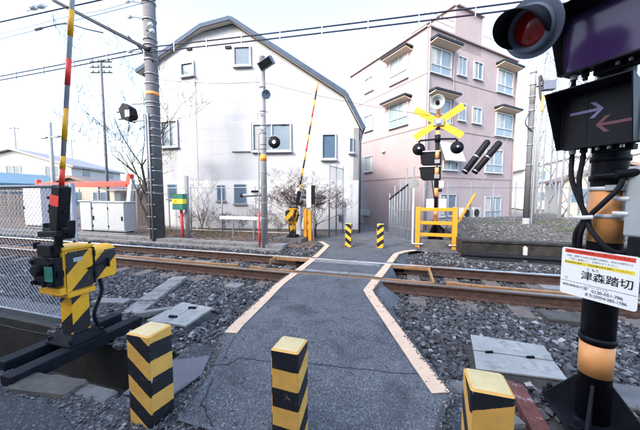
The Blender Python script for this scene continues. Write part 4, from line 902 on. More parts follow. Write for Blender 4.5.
for py, l in ((15, -.4), (29, -.35), (60, -.4), (46, .35), (40, .3)):
    z = zpx(py, 8.5); MB().cyl((ux, uy - .15, z), (ux + l, uy - .3, z + .03), .014, n=6).build('bracket', 'galvanised', up); MB().lathe([(0, 0), (0, .05), (.03, .055), (.04, .03), (.06, .055), (.09, .05), (.10, 0)], (ux + l, uy - .3, z + .03), (-1 if l < 0 else 1, 0, .1), 12).build('insulator', 'insulator', up, smooth=True)
for z0 in (4.02, 3.55): MB().cyl((ux, uy - .1, z0), (ux - .7, uy - .1, z0 + (.03 if z0 > 3.8 else -.02)), .022, n=8).build('lamp_arm', 'galvanised', up)
# black signal head on the arms
hx_ = ux + .33
b = MB(); b.prism([(hx_ - 1.38, uy - .2, 3.62), (hx_ - 1.48, uy - .2, 3.92), (hx_ - 1.30, uy - .2, 4.10), (hx_ - 1.04, uy - .2, 3.95), (hx_ - .96, uy - .2, 3.7), (hx_ - 1.1, uy - .2, 3.52)], (0, .26, 0)); hd = b.build('signal_head', 'black', up, bevel=.03)
B(hx_ - 1.18, hx_ - 1.02, uy - .22, uy - .195, 3.66, 3.86).build('plate', 'white_paint', hd); MB().cyl((hx_ - 1.42, uy - .1, 3.88), (hx_ - 1.62, uy - .12, 3.86), .035, n=8).build('bolt', 'grey_steel', hd); MB().cyl((hx_ - 1.36, uy - .1, 3.66), (hx_ - 1.56, uy - .12, 3.64), .035, n=8).build('bolt', 'grey_steel', hd)
# slim pole with floodlights
px_, py_ = -3.56, 6.62
sp_ = thing('lighting_pole', 'slim pale concrete pole with two black floodlights and a yellow band before the white building', 'lighting pole', (px_, py_, 0))
CY((px_, py_, -.1), (px_, py_, 4.80), .085, .068, n=18).build('shaft', 'pole_light', sp_, smooth=True); CY((px_, py_, 4.62), (px_, py_, 4.82), .072, n=18).build('cap', 'pole_grey', sp_, smooth=True)
CY((px_, py_, 2.20), (px_, py_, 2.36), .081, n=18).build('band', 'amber', sp_, smooth=True)
for z in (4.55, 4.05, 3.45, 3.1, 2.9, 2.62, 2.5, 1.9, 1.5, 1.1, .7): CY((px_, py_, z), (px_, py_, z + .02), .087, n=16).build('hoop', 'galvanised', sp_, smooth=True)
for z in (3.38, 3.0): MB().tube([(px_ - .17, py_ - .05, z + .05), (px_ - .10, py_ - .12, z), (px_ + .10, py_ - .12, z), (px_ + .17, py_ - .05, z + .05)], .012, 6).build('step_bracket', 'galvanised', sp_)
M_ = Matrix.Translation((px_ + .20, py_ - .16, 4.56)) @ Matrix.Rotation(R(-24), 4, 'Y') @ Matrix.Rotation(R(25), 4, 'X'); fl = MB().box(-.19, .19, -.12, .10, -.10, .10, M_).build('floodlight', 'hood_blue', sp_, bevel=.015); MB().box(-.16, .16, -.128, -.118, -.08, .08, M_).build('glass', 'panel_dark', fl)
MB().cyl((px_, py_, 4.45), (px_ + .2, py_ - .1, 4.5), .015, n=6).build('bracket', 'galvanised', sp_)
q = MB().lathe([(0, 0), (0, .06), (.12, .10), (.17, .115), (.165, .10), (.13, 0)], (px_ + .06, py_ - .06, 3.86), (.75, -.6, -.25), 18).build('spotlight', 'hood_blue', sp_, smooth=True); MB().cyl((px_, py_, 3.95), (px_ + .12, py_ - .08, 4.12), .02, n=6).build('bracket', 'galvanised', sp_)
q = MB().lathe([(0, 0), (0, .15), (-.06, .15), (-.12, .10), (-.14, 0)], (px_ + .33, py_ - .05, 2.66), (.15, -1, 0), 22).build('round_speaker', 'black', sp_, smooth=True); MB().lathe([(.002, 0), (.002, .05), (.012, .04), (.012, 0)], (px_ + .33, py_ - .052, 2.66), (.15, -1, 0), 14).build('speaker_core', 'white_paint', q)
MB().cyl((px_, py_, 2.8), (px_ + .33, py_, 2.82), .015, n=6).build('bracket', 'galvanised', sp_)
CY((px_ - .12, py_ - .06, -.05), (px_ - .12, py_ - .06, .88), .028, n=10).build('red_conduit', 'pipe_red', sp_, smooth=True); CY((px_ - .12, py_ - .06, .88), (px_ - .11, py_ - .04, 2.9), .016, n=8).build('conduit', 'galvanised', sp_)
q = MB().cyl((px_ - .62, py_ - .02, 1.31), (px_ - .05, py_ - .02, 1.33), .045, n=12).build('sensor_tube', 'galvanised', sp_, smooth=True); MB().cyl((px_ - .68, py_ - .02, 1.31), (px_ - .62, py_ - .02, 1.31), .055, n=12).build('sensor_lens', 'black', q)
B(px_ - .34, px_ - .16, py_ - .07, py_ + .05, 1.38, 1.44).build('sensor_bracket', 'dark_steel', q)
# emergency call box: two green housings with yellow tape
gx, gy = -6.52, 6.98
gb = thing('emergency_box', 'small green box with yellow band on a red post by the verge', 'emergency box', (gx, gy, 0))
MB().cyl((gx - .05, gy, -.05), (gx - .08, gy, .92), .042, n=12).build('red_post', 'pipe_red', gb, smooth=True); CY((gx + .10, gy + .05, -.05), (gx + .10, gy + .05, 1.9), .065, n=14).build('concrete_post', 'pole_light', gb, smooth=True)
for (x0, x1, yo_) in ((gx - .22, gx + .04, 0), (gx + .06, gx + .22, -.05)):
    q = B(x0, x1, gy - .20 + yo_, gy - .06, .88, 1.33).build('housing', 'green_box', gb, bevel=.015); B(x0 - .003, x1 + .003, gy - .204 + yo_, gy - .10, 1.06, 1.20).build('tape', 'yellow_tape', q)
    B(x0 - .01, x1 + .01, gy - .21 + yo_, gy - .05, 1.33, 1.35).build('lid', 'green_box', q, bevel=.004)
MB().cyl((gx - .09, gy - .206, 1.13), (gx - .09, gy - .212, 1.13), .045, n=14).build('button', 'amber', gb)
# long white trunking on legs
wb = thing('cable_trunking', 'long white horizontal trunking on thin legs in front of the white building', 'trunking', (-4.8, 7.3, 0))
B(-5.45, -3.95, 7.28, 7.40, .58, .675).build('trunking', 'white_paint', wb, bevel=.01)
for x in (-5.0, -4.3): CY((x, 7.33, -.05), (x, 7.33, .56), .025, n=8).build('leg', 'galvanised', wb)
# posts by the far barrier
op = thing('amber_post', 'pair of amber channel posts beside the distant barrier machine', 'post', (-2.7, 7.7, 0))
for x in (-2.80, -2.66): B(x - .045, x + .045, 7.66, 7.76, -.05, .93 + (.0 if x < -2.7 else -.06)).build('post', 'amber', op, bevel=.005)
B(-2.60 - .02, -2.52, 7.70, 7.76, 1.05, 1.60).build('dark_panel', 'black', op, bevel=.005); B(-2.78, -2.63, 7.72, 7.75, .95, 1.62).build('pale_panel', 'white_paint', op, bevel=.005)
CY((-2.57, 7.74, 0), (-2.57, 7.74, 1.6), .02, n=8).build('pipe', 'galvanised', op)
B(-3.22, -3.06, 7.98, 8.08, -.05, 1.55).build('white_post', 'white_paint', loc=(-3.14, 8.03, -.05), bevel=.01, props=('square white post just behind the distant barrier machine', 'post'))

# fence in front of the white building, alley fence and embankment fence
fe = thing('chain_link_fence', 'thin chain link fence below the white building, from the utility pole to the alley', 'fence', (-5.5, 8.3, 0))
A0, A1 = (-8.6, 8.15), (-2.28, 8.45)
link_mesh(MB(), A0, A1, .05, 1.55, .085, .0016).build('mesh', 'galvanised', fe, recalc=False)
def lerp2(t): return A0[0] + (A1[0] - A0[0]) * t, A0[1] + (A1[1] - A0[1]) * t
for t in lin(0, 1, 5): x, y = lerp2(t); CY((x, y, -.05), (x, y, 1.62 if t < 1 else 1.7), .022, n=8).build('post', 'galvanised', fe, smooth=True)
for z in (1.57, .08): MB().cyl((*A0, z), (*A1, z), .013, n=6).build('rail', 'galvanised', fe)
MB().cyl((-3.45, 8.25, 1.26), (-2.35, 8.3, 1.24), .045, n=10).build('pipe', 'galvanised', loc=(-2.9, 8.3, 1.2), smooth=True, props=('grey horizontal pipe fixed to the fence behind the distant barrier', 'pipe'))
# return of the fence along the alley (left side)
fa = thing('chain_link_fence', 'short chain link fence beside the white building corner at the alley mouth', 'fence', (-2.25, 9, 0))
link_mesh(MB(), (-2.28, 8.45), (-2.12, 9.7), .03, 2.2, .07, .0022).build('mesh', 'galvanised', fa, recalc=False)
for (x, y) in ((-2.28, 8.45), (-2.2, 9.05), (-2.12, 9.7)): CY((x, y, -.1), (x, y, 2.3), .024, n=8).build('post', 'galvanised', fa, smooth=True)
MB().cyl((-2.28, 8.45, 2.22), (-2.12, 9.7, 2.22), .014, n=6).build('rail', 'galvanised', fa)
# right side of the alley
fr_ = thing('alley_fence', 'grey steel fence with sloping top rail at the right of the alley mouth', 'fence', (-.1, 8.7, 0))
F0, F1 = Vector((.20, 8.12, 0)), Vector((-.52, 9.85, 0)); zt0, zt1 = 1.72, 1.18
for k in range(9):
    t = k / 8; p = F0.lerp(F1, t); ext = (.38, .1, .5, .12, .34, .06, .3, .05, .2)[k]
    CY((p.x, p.y, -.25), (p.x, p.y, zt0 + (zt1 - zt0) * t + ext), .016 if k % 2 else .022, n=8).build('post', 'grey_steel', fr_, smooth=True)
MB().bar((F0.x, F0.y, zt0), (F1.x, F1.y, zt1), .04, .045).build('top_rail', 'dark_steel', fr_)
for zz in (.9, .35, .02): MB().cyl((F0.x, F0.y, zz), (F1.x, F1.y, zz - .08), .014, n=6).build('rail', 'grey_steel', fr_)
link_mesh(MB(), (F0.x, F0.y), (F1.x, F1.y), -.05, zt0, .06, .003, -.12, zt1).build('mesh', 'grey_steel', fr_, recalc=False)
sd = MB().lathe([(0, 0), (0, .14), (.01, .14), (.012, 0)], (.20, 8.06, 1.62), (0, -1, 0), 24).build('round_plate', 'galvanised', loc=(.20, 8.06, 1.5), props=('round pale plate at the end of the alley fence', 'plate'))
B(.175, .225, 8.04, 8.09, -.1, 1.5).build('white_post', 'white_paint', loc=(.2, 8.06, -.1), bevel=.006, props=('slim white post left of the amber guard frame', 'post'))
fe = thing('chain_link_fence', 'thin grey chain link fence on the embankment in front of the pink building', 'fence', (2, 9.7, .3))
E0, E1 = Vector((.55, 9.4, 0)), Vector((5.6, 11.6, 0))
link_mesh(MB(), (E0.x, E0.y), (E1.x, E1.y), .35, 1.55, .09, .0016).build('mesh', 'galvanised', fe, recalc=False)
for t in lin(0, 1, 7): p = E0.lerp(E1, t); CY((p.x, p.y, -.1), (p.x, p.y, 1.75), .022, n=8).build('post', 'grey_steel', fe, smooth=True)
MB().cyl((E0.x, E0.y, 1.56), (E1.x, E1.y, 1.56), .013, n=6).build('rail', 'grey_steel', fe)

# relay cabinets
def cabinet(x0, x1, y0, y1, z0, z1, doors, label, m='cabinet_paint'):
    c = thing('relay_cabinet', label, 'cabinet', ((x0 + x1) / 2, (y0 + y1) / 2, z0), 'trackside cabinets')
    B(x0 - .05, x1 + .05, y0 - .05, y1 + .05, z0 - .25, z0 + .04).build('plinth', 'concrete', c, bevel=.012); B(x0, x1, y0, y1, z0 + .08, z1).build('body', m, c, bevel=.015); B(x0 - .03, x1 + .03, y0 - .04, y1 + .03, z1, z1 + .04).build('roof', m, c, bevel=.012)
    for k in range(2): B(x0 + .05, x1 - .05, y0 + .04 + k * .22, y0 + .12 + k * .22, z0 + .038, z0 + .082).build('runner', 'dark_steel', c)
    wd = (x1 - x0) / max(doors, 1)
    for k in range(doors):
        dd = B(x0 + k * wd + .012, x0 + (k + 1) * wd - .012, y0 - .022, y0, z0 + .12, z1 - .03).build('door', m, c, bevel=.008); hx = x0 + (k + 1) * wd - .09 if k % 2 else x0 + k * wd + .06
        B(hx - .02, hx + .02, y0 - .05, y0 - .022, (z0 + z1) / 2 - .07, (z0 + z1) / 2 + .07).build('handle', 'dark_steel', dd, bevel=.004)
        for z in (z0 + .25, z1 - .2): B(x0 + k * wd + .0, x0 + k * wd + .03, y0 - .04, y0 - .021, z - .04, z + .04).build('hinge', 'dark_steel', dd)
    return c
cabinet(-10.42, -8.95, 7.0, 7.38, .0, 1.06, 2, 'light grey two door relay cabinet with black handle left of the utility pole')
cabinet(-11.05, -10.52, 7.0, 7.38, .0, 1.09, 0, 'narrow plain grey cabinet touching the left end of the two door cabinet')
cabinet(-14.9, -13.8, 7.4, 8.0, .0, 1.62, 1, 'tall white cabinet seen through the near chain link fence', 'white_paint')
B(-16, -3.0, 6.35, 6.5, -.35, -.06).build('kerb', 'concrete', loc=(-9, 6.4, -.3), bevel=.015, props=('low concrete kerb along the far edge of the ballast', 'kerb'))
tf = thing('timber_fence', 'brown timber plank fence behind the cabinets left of the utility pole', 'fence', (-10.5, 9.7, 0))
pk0 = None
for k in range(26):
    if pk0 is None: pk0 = MB().box(-.065, .065, -.012, .012, 0, 1.62).build('plank', 'bark_pale', bevel=.003); pk0.parent = tf; o = pk0
    else: o = copyto(pk0, tf)
    o.location = (-1.9 + k * .14, rnd.uniform(-.008, .008), rnd.uniform(-.03, .03)); o.rotation_euler = (0, rnd.uniform(-.012, .012), 0)
for z in (.4, 1.3): B(-12.5, -8.9, 9.715, 9.76, z - .04, z + .04).build('rail', 'bark', tf)
tf = thing('timber_fence', 'long low brown timber fence far left beyond the tall white cabinet', 'fence', (-21, 10.5, 0))
for k in range(50): o = copyto(pk0, tf); o.location = (-4 + k * .155, rnd.uniform(-.01, .01), -.25 + rnd.uniform(-.03, .03)); o.rotation_euler = (0, rnd.uniform(-.012, .012), 0)
# red height bar
rb = thing('barrier_rail', 'long red horizontal steel rail on posts behind the cabinets', 'rail', (-14, 9, 0))
B(-16.9, -11.3, 8.95, 9.07, 1.68, 1.90).build('rail', 'red_paint', rb, bevel=.01); B(-17.05, -16.88, 8.93, 9.09, -.1, 2.05).build('post', 'red_paint', rb, bevel=.01)
MB().bar((-11.4, 9.0, -.1), (-11.0, 9.0, 2.0), .2, .16, up=(0, 1, 0)).build('post', 'white_paint', rb, bevel=.01); MB().bar((-11.16, 9.0, 1.75), (-11.07, 9.0, 2.2), .21, .17, up=(0, 1, 0)).build('post_cap', 'red_paint', rb)
for x in (-15, -13): B(x - .05, x + .05, 8.97, 9.05, -.1, 1.68).build('post', 'galvanised', rb)
# fence behind cabinets
fe = thing('chain_link_fence', 'far chain link fence behind the cabinets and red rail', 'fence', (-14, 8.6, 0))
link_mesh(MB(), (-20, 8.6), (-8.7, 8.6), .05, 1.5, .13, .002).build('mesh', 'galvanised', fe, recalc=False)
for x in lin(-20, -8.7, 7): CY((x, 8.6, -.05), (x, 8.6, 1.6), .025, n=8).build('post', 'galvanised', fe)
MB().cyl((-20, 8.6, 1.52), (-8.7, 8.6, 1.52), .015, n=6).build('rail', 'galvanised', fe)

# ================================================================ RIGHT: poles, guys, lattice masts
dx_, dy_ = 3.53, 10.0
dp = thing('signal_pole', 'slim dark pole on the right embankment beside the pink building', 'pole', (dx_, dy_, .2))
CY((dx_, dy_, .1), (dx_, dy_, .62), .10, .095, n=14).build('sleeve', 'pole_light', dp, smooth=True); CY((dx_, dy_, .62), (dx_, dy_, 4.0), .085, .08, n=16).build('shaft', 'pole_grey', dp, smooth=True); CY((dx_, dy_, 4.0), (dx_, dy_, 5.6), .078, .072, n=16).build('upper_shaft', 'pole_light', dp, smooth=True)
for z in (4.9, 4.55, 4.2, 3.8, 3.3, 2.8, 2.2): CY((dx_, dy_, z), (dx_, dy_, z + .035), .092, n=14).build('hoop', 'galvanised', dp, smooth=True)
MB().tube(bez([(dx_ - .0, dy_ - .1, 3.2), (dx_ - .18, dy_ - .1, 3.45), (dx_ - .08, dy_ - .1, 3.8)]), .02, 6).build('cable_loop', 'cable', dp); MB().cyl((dx_ + .12, dy_ - .05, .3), (dx_ + .12, dy_ - .05, 4.0), .02, n=6).build('conduit', 'galvanised', dp)
q = B(dx_ + .22, dx_ + .52, dy_ - .16, dy_ + .04, 4.35, 4.62).build('transformer', 'hood_blue', dp, bevel=.02); MB().cyl((dx_, dy_, 4.5), (dx_ + .25, dy_ - .05, 4.5), .02, n=6).build('bracket', 'dark_steel', dp)
MB().tube(bez([(dx_ + .2, dy_ - .1, 4.6), (dx_ + .12, dy_ - .12, 4.75), (dx_ + .16, dy_ - .1, 4.2), (dx_ + .24, dy_ - .1, 4.0)]), .03, 6).build('cable', 'cable', dp); CY((dx_ + .20, dy_ - .14, 3.75), (dx_ + .22, dy_ - .14, 4.2), .04, n=8).build('orange_sleeve', 'orange_band', dp)
# guy wires with black sleeves and an amber guard
def guy(p_top, p_bot, s0, s1, r, m, label, nm='guy_wire'):
    g_ = thing(nm, label, 'guy wire', tuple(p_bot)); pt, pb = Vector(p_top), Vector(p_bot)
    MB().cyl(pb, pt, .004, n=6).build('wire', 'grey_steel', g_)
    a, b = pb.lerp(pt, s0), pb.lerp(pt, s1); d = (b - a).normalized()
    MB().lathe([(0, 0), (0, r * .9), (.02, r), ((b - a).length - r, r), ((b - a).length - r * .4, r * .8), ((b - a).length, 0)], a, d, 16).build('sleeve', m, g_, smooth=True)
    if m == 'black':
        c = a.lerp(b, .5); MB().cyl(c - d * .01, c + d * .02, r * 1.04, n=16).build('clip', 'screw', g_); c = a.lerp(b, .06); MB().cyl(c - d * .01, c + d * .01, r * 1.03, n=16).build('clip', 'screw', g_)
def guy_through(a, b, t0, t1, r, m, label):
    a, b = Vector(a), Vector(b); d = b - a; top = a + d * t1; bot = a + d * t0; s0 = -t0 / (t1 - t0); s1 = (1 - t0) / (t1 - t0); guy(top, bot, s0, s1, r, m, label)
guy_through((1.77, 10, 2.02), (2.44, 10, 3.03), -1.65, 1.60, .10, 'black', 'steel guy wire with a long black sleeve, left of the slanting pair')
guy_through((2.06, 10.02, 2.02), (2.77, 10.02, 2.98), -1.70, 1.05, .10, 'black', 'steel guy wire with a long black sleeve, right of the slanting pair')
guy_through((1.64, 9.9, .44), (2.11, 9.93, 1.38), -.08, 2.95, .04, 'amber', 'slanting guy wire with an amber guard sleeve near the ground')
def lattice(x, y, z0, h, wd, label, nb=14, loc_block=True):
    t = thing('lattice_mast', label, 'lattice mast', (x, y, z0), 'lattice masts'); hw = wd / 2; cs = [(-1, -1), (1, -1), (1, 1), (-1, 1)]
    for a, b in cs: MB().bar((x + a * hw, y + b * hw, z0), (x + a * hw * .8, y + b * hw * .8, z0 + h), .05, .05).build('leg', 'mast_white', t)
    b = MB(); st = h / nb
    for k in range(nb):
        za, zb = z0 + k * st, z0 + (k + 1) * st; qa, qb = hw * (1 - .2 * k / nb), hw * (1 - .2 * (k + 1) / nb)
        for i in range(4):
            (a0, b0), (a1, b1) = cs[i], cs[(i + 1) % 4]
            if k % 2: a0, b0, a1, b1 = a1, b1, a0, b0
            b.bar((x + a0 * qa, y + b0 * qa, za), (x + a1 * qb, y + b1 * qb, zb), .028, .02)
    b.build('bracing', 'mast_white', t)
    B(x - hw - .22, x + hw + .25, y - hw - .2, y + hw + .2, z0 - .4, z0 + .14).build('footing', 'old_concrete', t, bevel=.02); return t
def gp(px, d, z):       # ground plan point seen at column px and depth d from the camera
    cx = (px - 320) / 280 * d; return cx * math.cos(R(17)) - d * math.sin(R(17)), cx * math.sin(R(17)) + d * math.cos(R(17))
x, y = gp(574, 9.2, 0); lattice(x, y, .42, 9, .52, 'white lattice mast on a dark concrete block, right one, next to the near signal boxes', 16)
x, y = gp(545, 11.2, 0); lattice(x, y, .45, 10, .46, 'white lattice mast left of the pair, just right of the dark pole', 20)
x, y = gp(533.5, 14, 0); CY((x, y, 0), (x, y, 9), .13, .10, n=12).build('white_pole', 'mast_white', loc=(x, y, 0), smooth=True, props=('plain white pole between the dark pole and the lattice masts', 'pole'))
x, y = gp(596, 8.2, 0); q = thing('white_column', 'pale blue grey column directly left of the near signal post', 'column', (x, y, .3)); B(x - .16, x + .16, y - .16, y + .16, .4, 7).build('column', 'mast_white', q, bevel=.01); B(x - .4, x + .45, y - .3, y + .3, .1, .55).build('footing', 'old_concrete', q, bevel=.02)

# ================================================================ BUILDINGS
def window(parent, O, D, s0, s1, z0, z1, n_out, fm='frame_alu', pm='pane', mull=1, rail=False, depth=.07, fw=.05):
    """sliding window set on wall plane O + s*D, facing n_out"""
    O, D, n_out = Vector((*O, 0)), Vector((*D, 0)), Vector((*n_out, 0)); s0, s1 = min(s0, s1), max(s0, s1)
    def q(s, o, z): return O + D * s + n_out * o + Vector((0, 0, z))
    def slab_(a, b, za, zb, o0, o1):
        m_ = MB(); m_.prism([q(a, o0, za), q(b, o0, za), q(b, o0, zb), q(a, o0, zb)], n_out * (o1 - o0)); return m_
    wn = slab_(s0, s1, z0, z1, -.02, .036 if fw == .03 else .012).build('window', pm, parent)
    f = slab_(s0 - fw, s0, z0 - fw, z1 + fw, -.02, depth)
    for a, b, za, zb in ((s1, s1 + fw, z0 - fw, z1 + fw), (s0, s1, z1, z1 + fw), (s0, s1, z0 - fw, z0)):
        e = slab_(a, b, za, zb, -.02, depth); k = len(f.v); f.v += e.v; f.f += [tuple(i + k for i in t) for t in e.f]
    f.build('frame', fm, wn)
    for k in range(mull): s = s0 + (s1 - s0) * (k + 1) / (mull + 1); slab_(s - .025, s + .025, z0, z1, .012, depth * .8).build('mullion', fm, wn)
    if mull:
        a, b = s0 + .05, s0 + (s1 - s0) * .30; slab_(a, b, z0 + .04, z1 - .04, .0125, .016).build('curtain', 'curtain', wn)
    if rail:
        slab_(s0, s1, z0 + (z1 - z0) * .30, z0 + (z1 - z0) * .34, .06, .085).build('guard_rail', fm, wn); slab_(s0, s1, z0 + (z1 - z0) * .02, z0 + (z1 - z0) * .28, .03, .04).build('guard_panel', 'pane_frost', wn)
    slab_(s0 - fw - .03, s1 + fw + .03, z0 - fw - .05, z0 - fw, -.02, depth + .06).build('sill', fm, wn)
    return wn
# --- white house with the kinked gable
wh = thing('white_house', 'large white sided house with blue grey kinked gable roof behind the track', 'house', (-5, 9.5, -.1))
A = (-7.56, 8.85); Bp = (-1.65, 10.19); Lw = math.hypot(Bp[0] - A[0], Bp[1] - A[1]); D = ((Bp[0] - A[0]) / Lw, (Bp[1] - A[1]) / Lw); NF = (D[1], -D[0]); BK = Vector((-NF[0], -NF[1], 0))
def wp(s, z, o=0.): return Vector((A[0] + D[0] * s + NF[0] * o, A[1] + D[1] * s + NF[1] * o, z))
LW = 2.2; KS = -.0
prof = [(0, -.4), (6.06, -.4), (6.06, 3.72), (5.50, 4.80), (1.51, 7.44), (0.1, 7.18), (0, 7.15)]
b = MB(); b.prism([wp(s, z) for s, z in prof], BK * .25); b.build('front_wall', 'wall_white', wh)
# right side wall and back volume
b = MB(); b.prism([wp(6.06, -.7), wp(6.06, 3.72), wp(6.06, 3.72) + BK * 9, wp(6.06, -.7) + BK * 9], Vector((-D[0], -D[1], 0)) * .2); b.build('side_wall', 'wall_white', wh)
# left wing wall, turned parallel to the track
wingL = Vector((A[0] - LW, A[1], 0)); b = MB(); b.prism([(A[0], A[1], -.4), (A[0], A[1], 7.12), (A[0] - LW, A[1], 6.22), (A[0] - LW, A[1], -.4)], (0, .25, 0)); b.build('wing_wall', 'wall_white', wh)
b = MB(); b.prism([(A[0] - LW, A[1] + .002, -.4), (A[0] - LW, A[1] + .002, 6.22), (A[0] - LW, A[1] + 9, 6.2), (A[0] - LW, A[1] + 9, -.4)], (.2, 0, 0)); b.build('side_wall', 'wall_white', wh)
# siding joints (thin shadow battens) on both planes
for k, z in enumerate(np.arange(1.95, 7.3, .455)):
    # clip to gable
    smax = 6.05 if z < 3.72 else (6.06 - (z - 3.72) / (4.80 - 3.72) * .56 if z < 4.8 else 5.5 - (z - 4.8) / 2.64 * 3.99); smin = 0 if z < 7.1 else 1
    if smax - smin > .3:
        b = MB(); b.prism([wp(smin + .02, z, .0), wp(smax - .05, z, .0), wp(smax - .05, z + .012, .0), wp(smin + .02, z + .012, .0)], Vector((*NF, 0)) * .003); b.build('siding_lap', 'wall_white', wh)
    if z < 6.2: MB().box(A[0] - LW + .02, A[0] - .02, A[1] - .003, A[1], z, z + .012).build('siding_lap', 'wall_white', wh)
b = MB(); b.prism([wp(-.02, 0, .012), wp(.03, 0, .012), wp(.03, 7.1, .012), wp(-.02, 7.1, .012)], BK * .02); b.build('corner_trim', 'shutter_white', wh)
b = MB(); b.prism([wp(2.32, 1.9, 0), wp(2.36, 1.9, 0), wp(2.36, 6.7, 0), wp(2.32, 6.7, 0)], Vector((*NF, 0)) * .012); b.build('joint_strip', 'shutter_white', wh)
# stained rendered lower wall
b = MB(); b.prism([wp(.0, -.4, .0), wp(6.07, -.4, .0), wp(6.07, 1.85, .0), wp(.0, 1.85, .0)], Vector((*NF, 0)) * .03); b.build('lower_render', 'wall_white_low', wh)
B(A[0] - LW, A[0], A[1] - .03, A[1], -.4, 1.85).build('lower_render', 'wall_white_low', wh)
b = MB(); b.prism([wp(.0, -.5, .03), wp(6.10, -.5, .03), wp(6.10, .06, .03), wp(.0, .06, .03)], Vector((*NF, 0)) * .03); b.build('plinth', 'old_concrete', wh)
# roof planes
def roof(p0, p1, th=.07, front=.26, back=9.2, m='roof_blue'):
    a, c = Vector(p0), Vector(p1); nn = (c - a).cross(BK).normalized(); nn = nn if nn.z > 0 else -nn
    b = MB(); f0 = Vector((*NF, 0)) * front; b.prism([a + f0, c + f0, c + BK * back, a + BK * back], nn * th); rf = b.build('roof', m, wh)
    b = MB(); b.prism([a + f0 * 1.002 - nn * .05, c + f0 * 1.002 - nn * .05, c + f0 * 1.002 + nn * (th + .015), a + f0 * 1.002 + nn * (th + .015)], Vector((*NF, 0)) * .045); b.build('bargeboard', m, rf)
    b = MB(); b.prism([a + f0 - nn * .012, c + f0 - nn * .012, c - nn * .012 + Vector((*NF, 0)) * .02, a - nn * .012 + Vector((*NF, 0)) * .02], -nn * .02); b.build('soffit', 'soffit', rf); return rf
roof(wp(1.51, 7.50), wp(5.55, 4.84)); roof(wp(5.55, 4.84), wp(6.20, 3.62)); roof(wp(.42, 7.28), wp(1.51, 7.50))
pl = Vector((A[0] - LW - .45, A[1] + .1, 6.10)); roof(pl, wp(.42, 7.28), front=.26)
MB().tube([wp(6.12, 3.6, .05), wp(6.14, 3.4, .05), wp(6.10, 3.2, .05), wp(6.10, -.2, .05)], .04, 8).build('downpipe', 'roof_blue', wh, smooth=True)
W_ = lambda *a, **k: window(wh, A, D, *a, NF, **k)
W_(1.56, 2.11, 6.03, 6.63, mull=0, pm='pane'); W_(2.21, 3.56, 2.97, 3.88, mull=1, pm='pane_frost'); W_(4.76, 5.2, 2.66, 3.48, mull=0, pm='pane'); W_(5.74, 5.84, 2.87, 3.33, mull=0, pm='pane', fw=.03)
b = MB(); b.prism([wp(1.36, 2.92, .0), wp(2.14, 2.92, .0), wp(2.14, 3.98, .0), wp(1.36, 3.98, .0)], Vector((*NF, 0)) * .07); b.build('shutter_case', 'shutter_white', wh, bevel=.01)
ND = (0, -1)
W2 = lambda *a, **k: window(wh, A, (-1, 0), *a, ND, **k)
W2(.02, .52, 5.77, 6.16, mull=0); W2(.85, 1.55, 3.22, 4.13, mull=1, pm='pane_frost'); W2(.98, 1.38, 1.2, 1.71, mull=0, depth=.045, fw=.03, fm='grey_steel')
window(wh, A, D, .79, 1.06, 1.13, 1.66, NF, mull=0, depth=.045, fw=.03, fm='grey_steel'); window(wh, A, D, 1.45, 1.87, 1.02, 1.69, NF, mull=0, depth=.045, fw=.03, fm='grey_steel')
for s, z in ((1.32, 6.62), (3.32, 3.83 + .03)): b = MB(); b.prism([wp(s - .11, z, 0), wp(s + .11, z, 0), wp(s + .11, z + .08, 0), wp(s - .11, z + .08, 0)], Vector((*NF, 0)) * .06); b.build('vent', 'black', wh)
MB().box(A[0] - .26, A[0] - .05, A[1] - .06, A[1], 6.63, 6.71).build('vent', 'black', wh)
b = MB(); b.prism([wp(5.28, .60, .0), wp(5.55, .60, .0), wp(5.55, 1.12, .0), wp(5.28, 1.12, .0)], Vector((*NF, 0)) * .12); b.build('meter_box', 'shutter_white', wh, bevel=.01); b = MB(); b.prism([wp(5.34, .36, .02), wp(5.50, .36, .02), wp(5.50, .56, .02), wp(5.34, .56, .02)], Vector((*NF, 0)) * .14); b.build('gas_meter', 'dark_steel', wh, bevel=.02)

# --- pink apartment block
pk = thing('pink_building', 'four storey pink rendered building with dark window hoods behind the signal', 'building', (1.5, 18, -.9))
q2 = math.sqrt(.5); PC = (.89, 15.43); PL = (-q2, q2); PR = (q2, q2); NL = (-q2, -q2); NR = (q2, -q2); ZT = 9.62; ZB = -1.2; LL, LR = 6.75, 7.98
def pp(D_, s, z, n_=None, o=0.): v = Vector((PC[0] + D_[0] * s, PC[1] + D_[1] * s, z)); return v + Vector((*n_, 0)) * o if n_ else v
a0, a1, a2, a3 = pp(PL, 0, 0), pp(PL, LL, 0), pp(PL, LL, 0) + Vector((*PR, 0)) * LR, pp(PR, LR, 0)
b = MB(); b.prism([Vector((p.x, p.y, ZB)) for p in (a0, a3, a2, a1)], (0, 0, ZT - ZB)); b.build('walls', 'wall_pink', pk)
b = MB()   # parapet coping
for p, r_ in ((a0, a1), (a0, a3), (a1, a2), (a3, a2)): b.bar((p.x, p.y, ZT + .04), (r_.x, r_.y, ZT + .04), .26, .08)
b.build('parapet', 'trim_pink', pk)
def pband(D_, n_, z, L_):
    b = MB(); b.prism([pp(D_, .0, z, n_, 0), pp(D_, L_, z, n_, 0), pp(D_, L_, z + .05, n_, 0), pp(D_, .0, z + .05, n_, 0)], Vector((*n_, 0)) * .025); b.build('string_course', 'trim_pink', pk)
for z in (7.40, 4.78, 2.25): pband(PL, NL, z, LL); pband(PR, NR, z, LR)
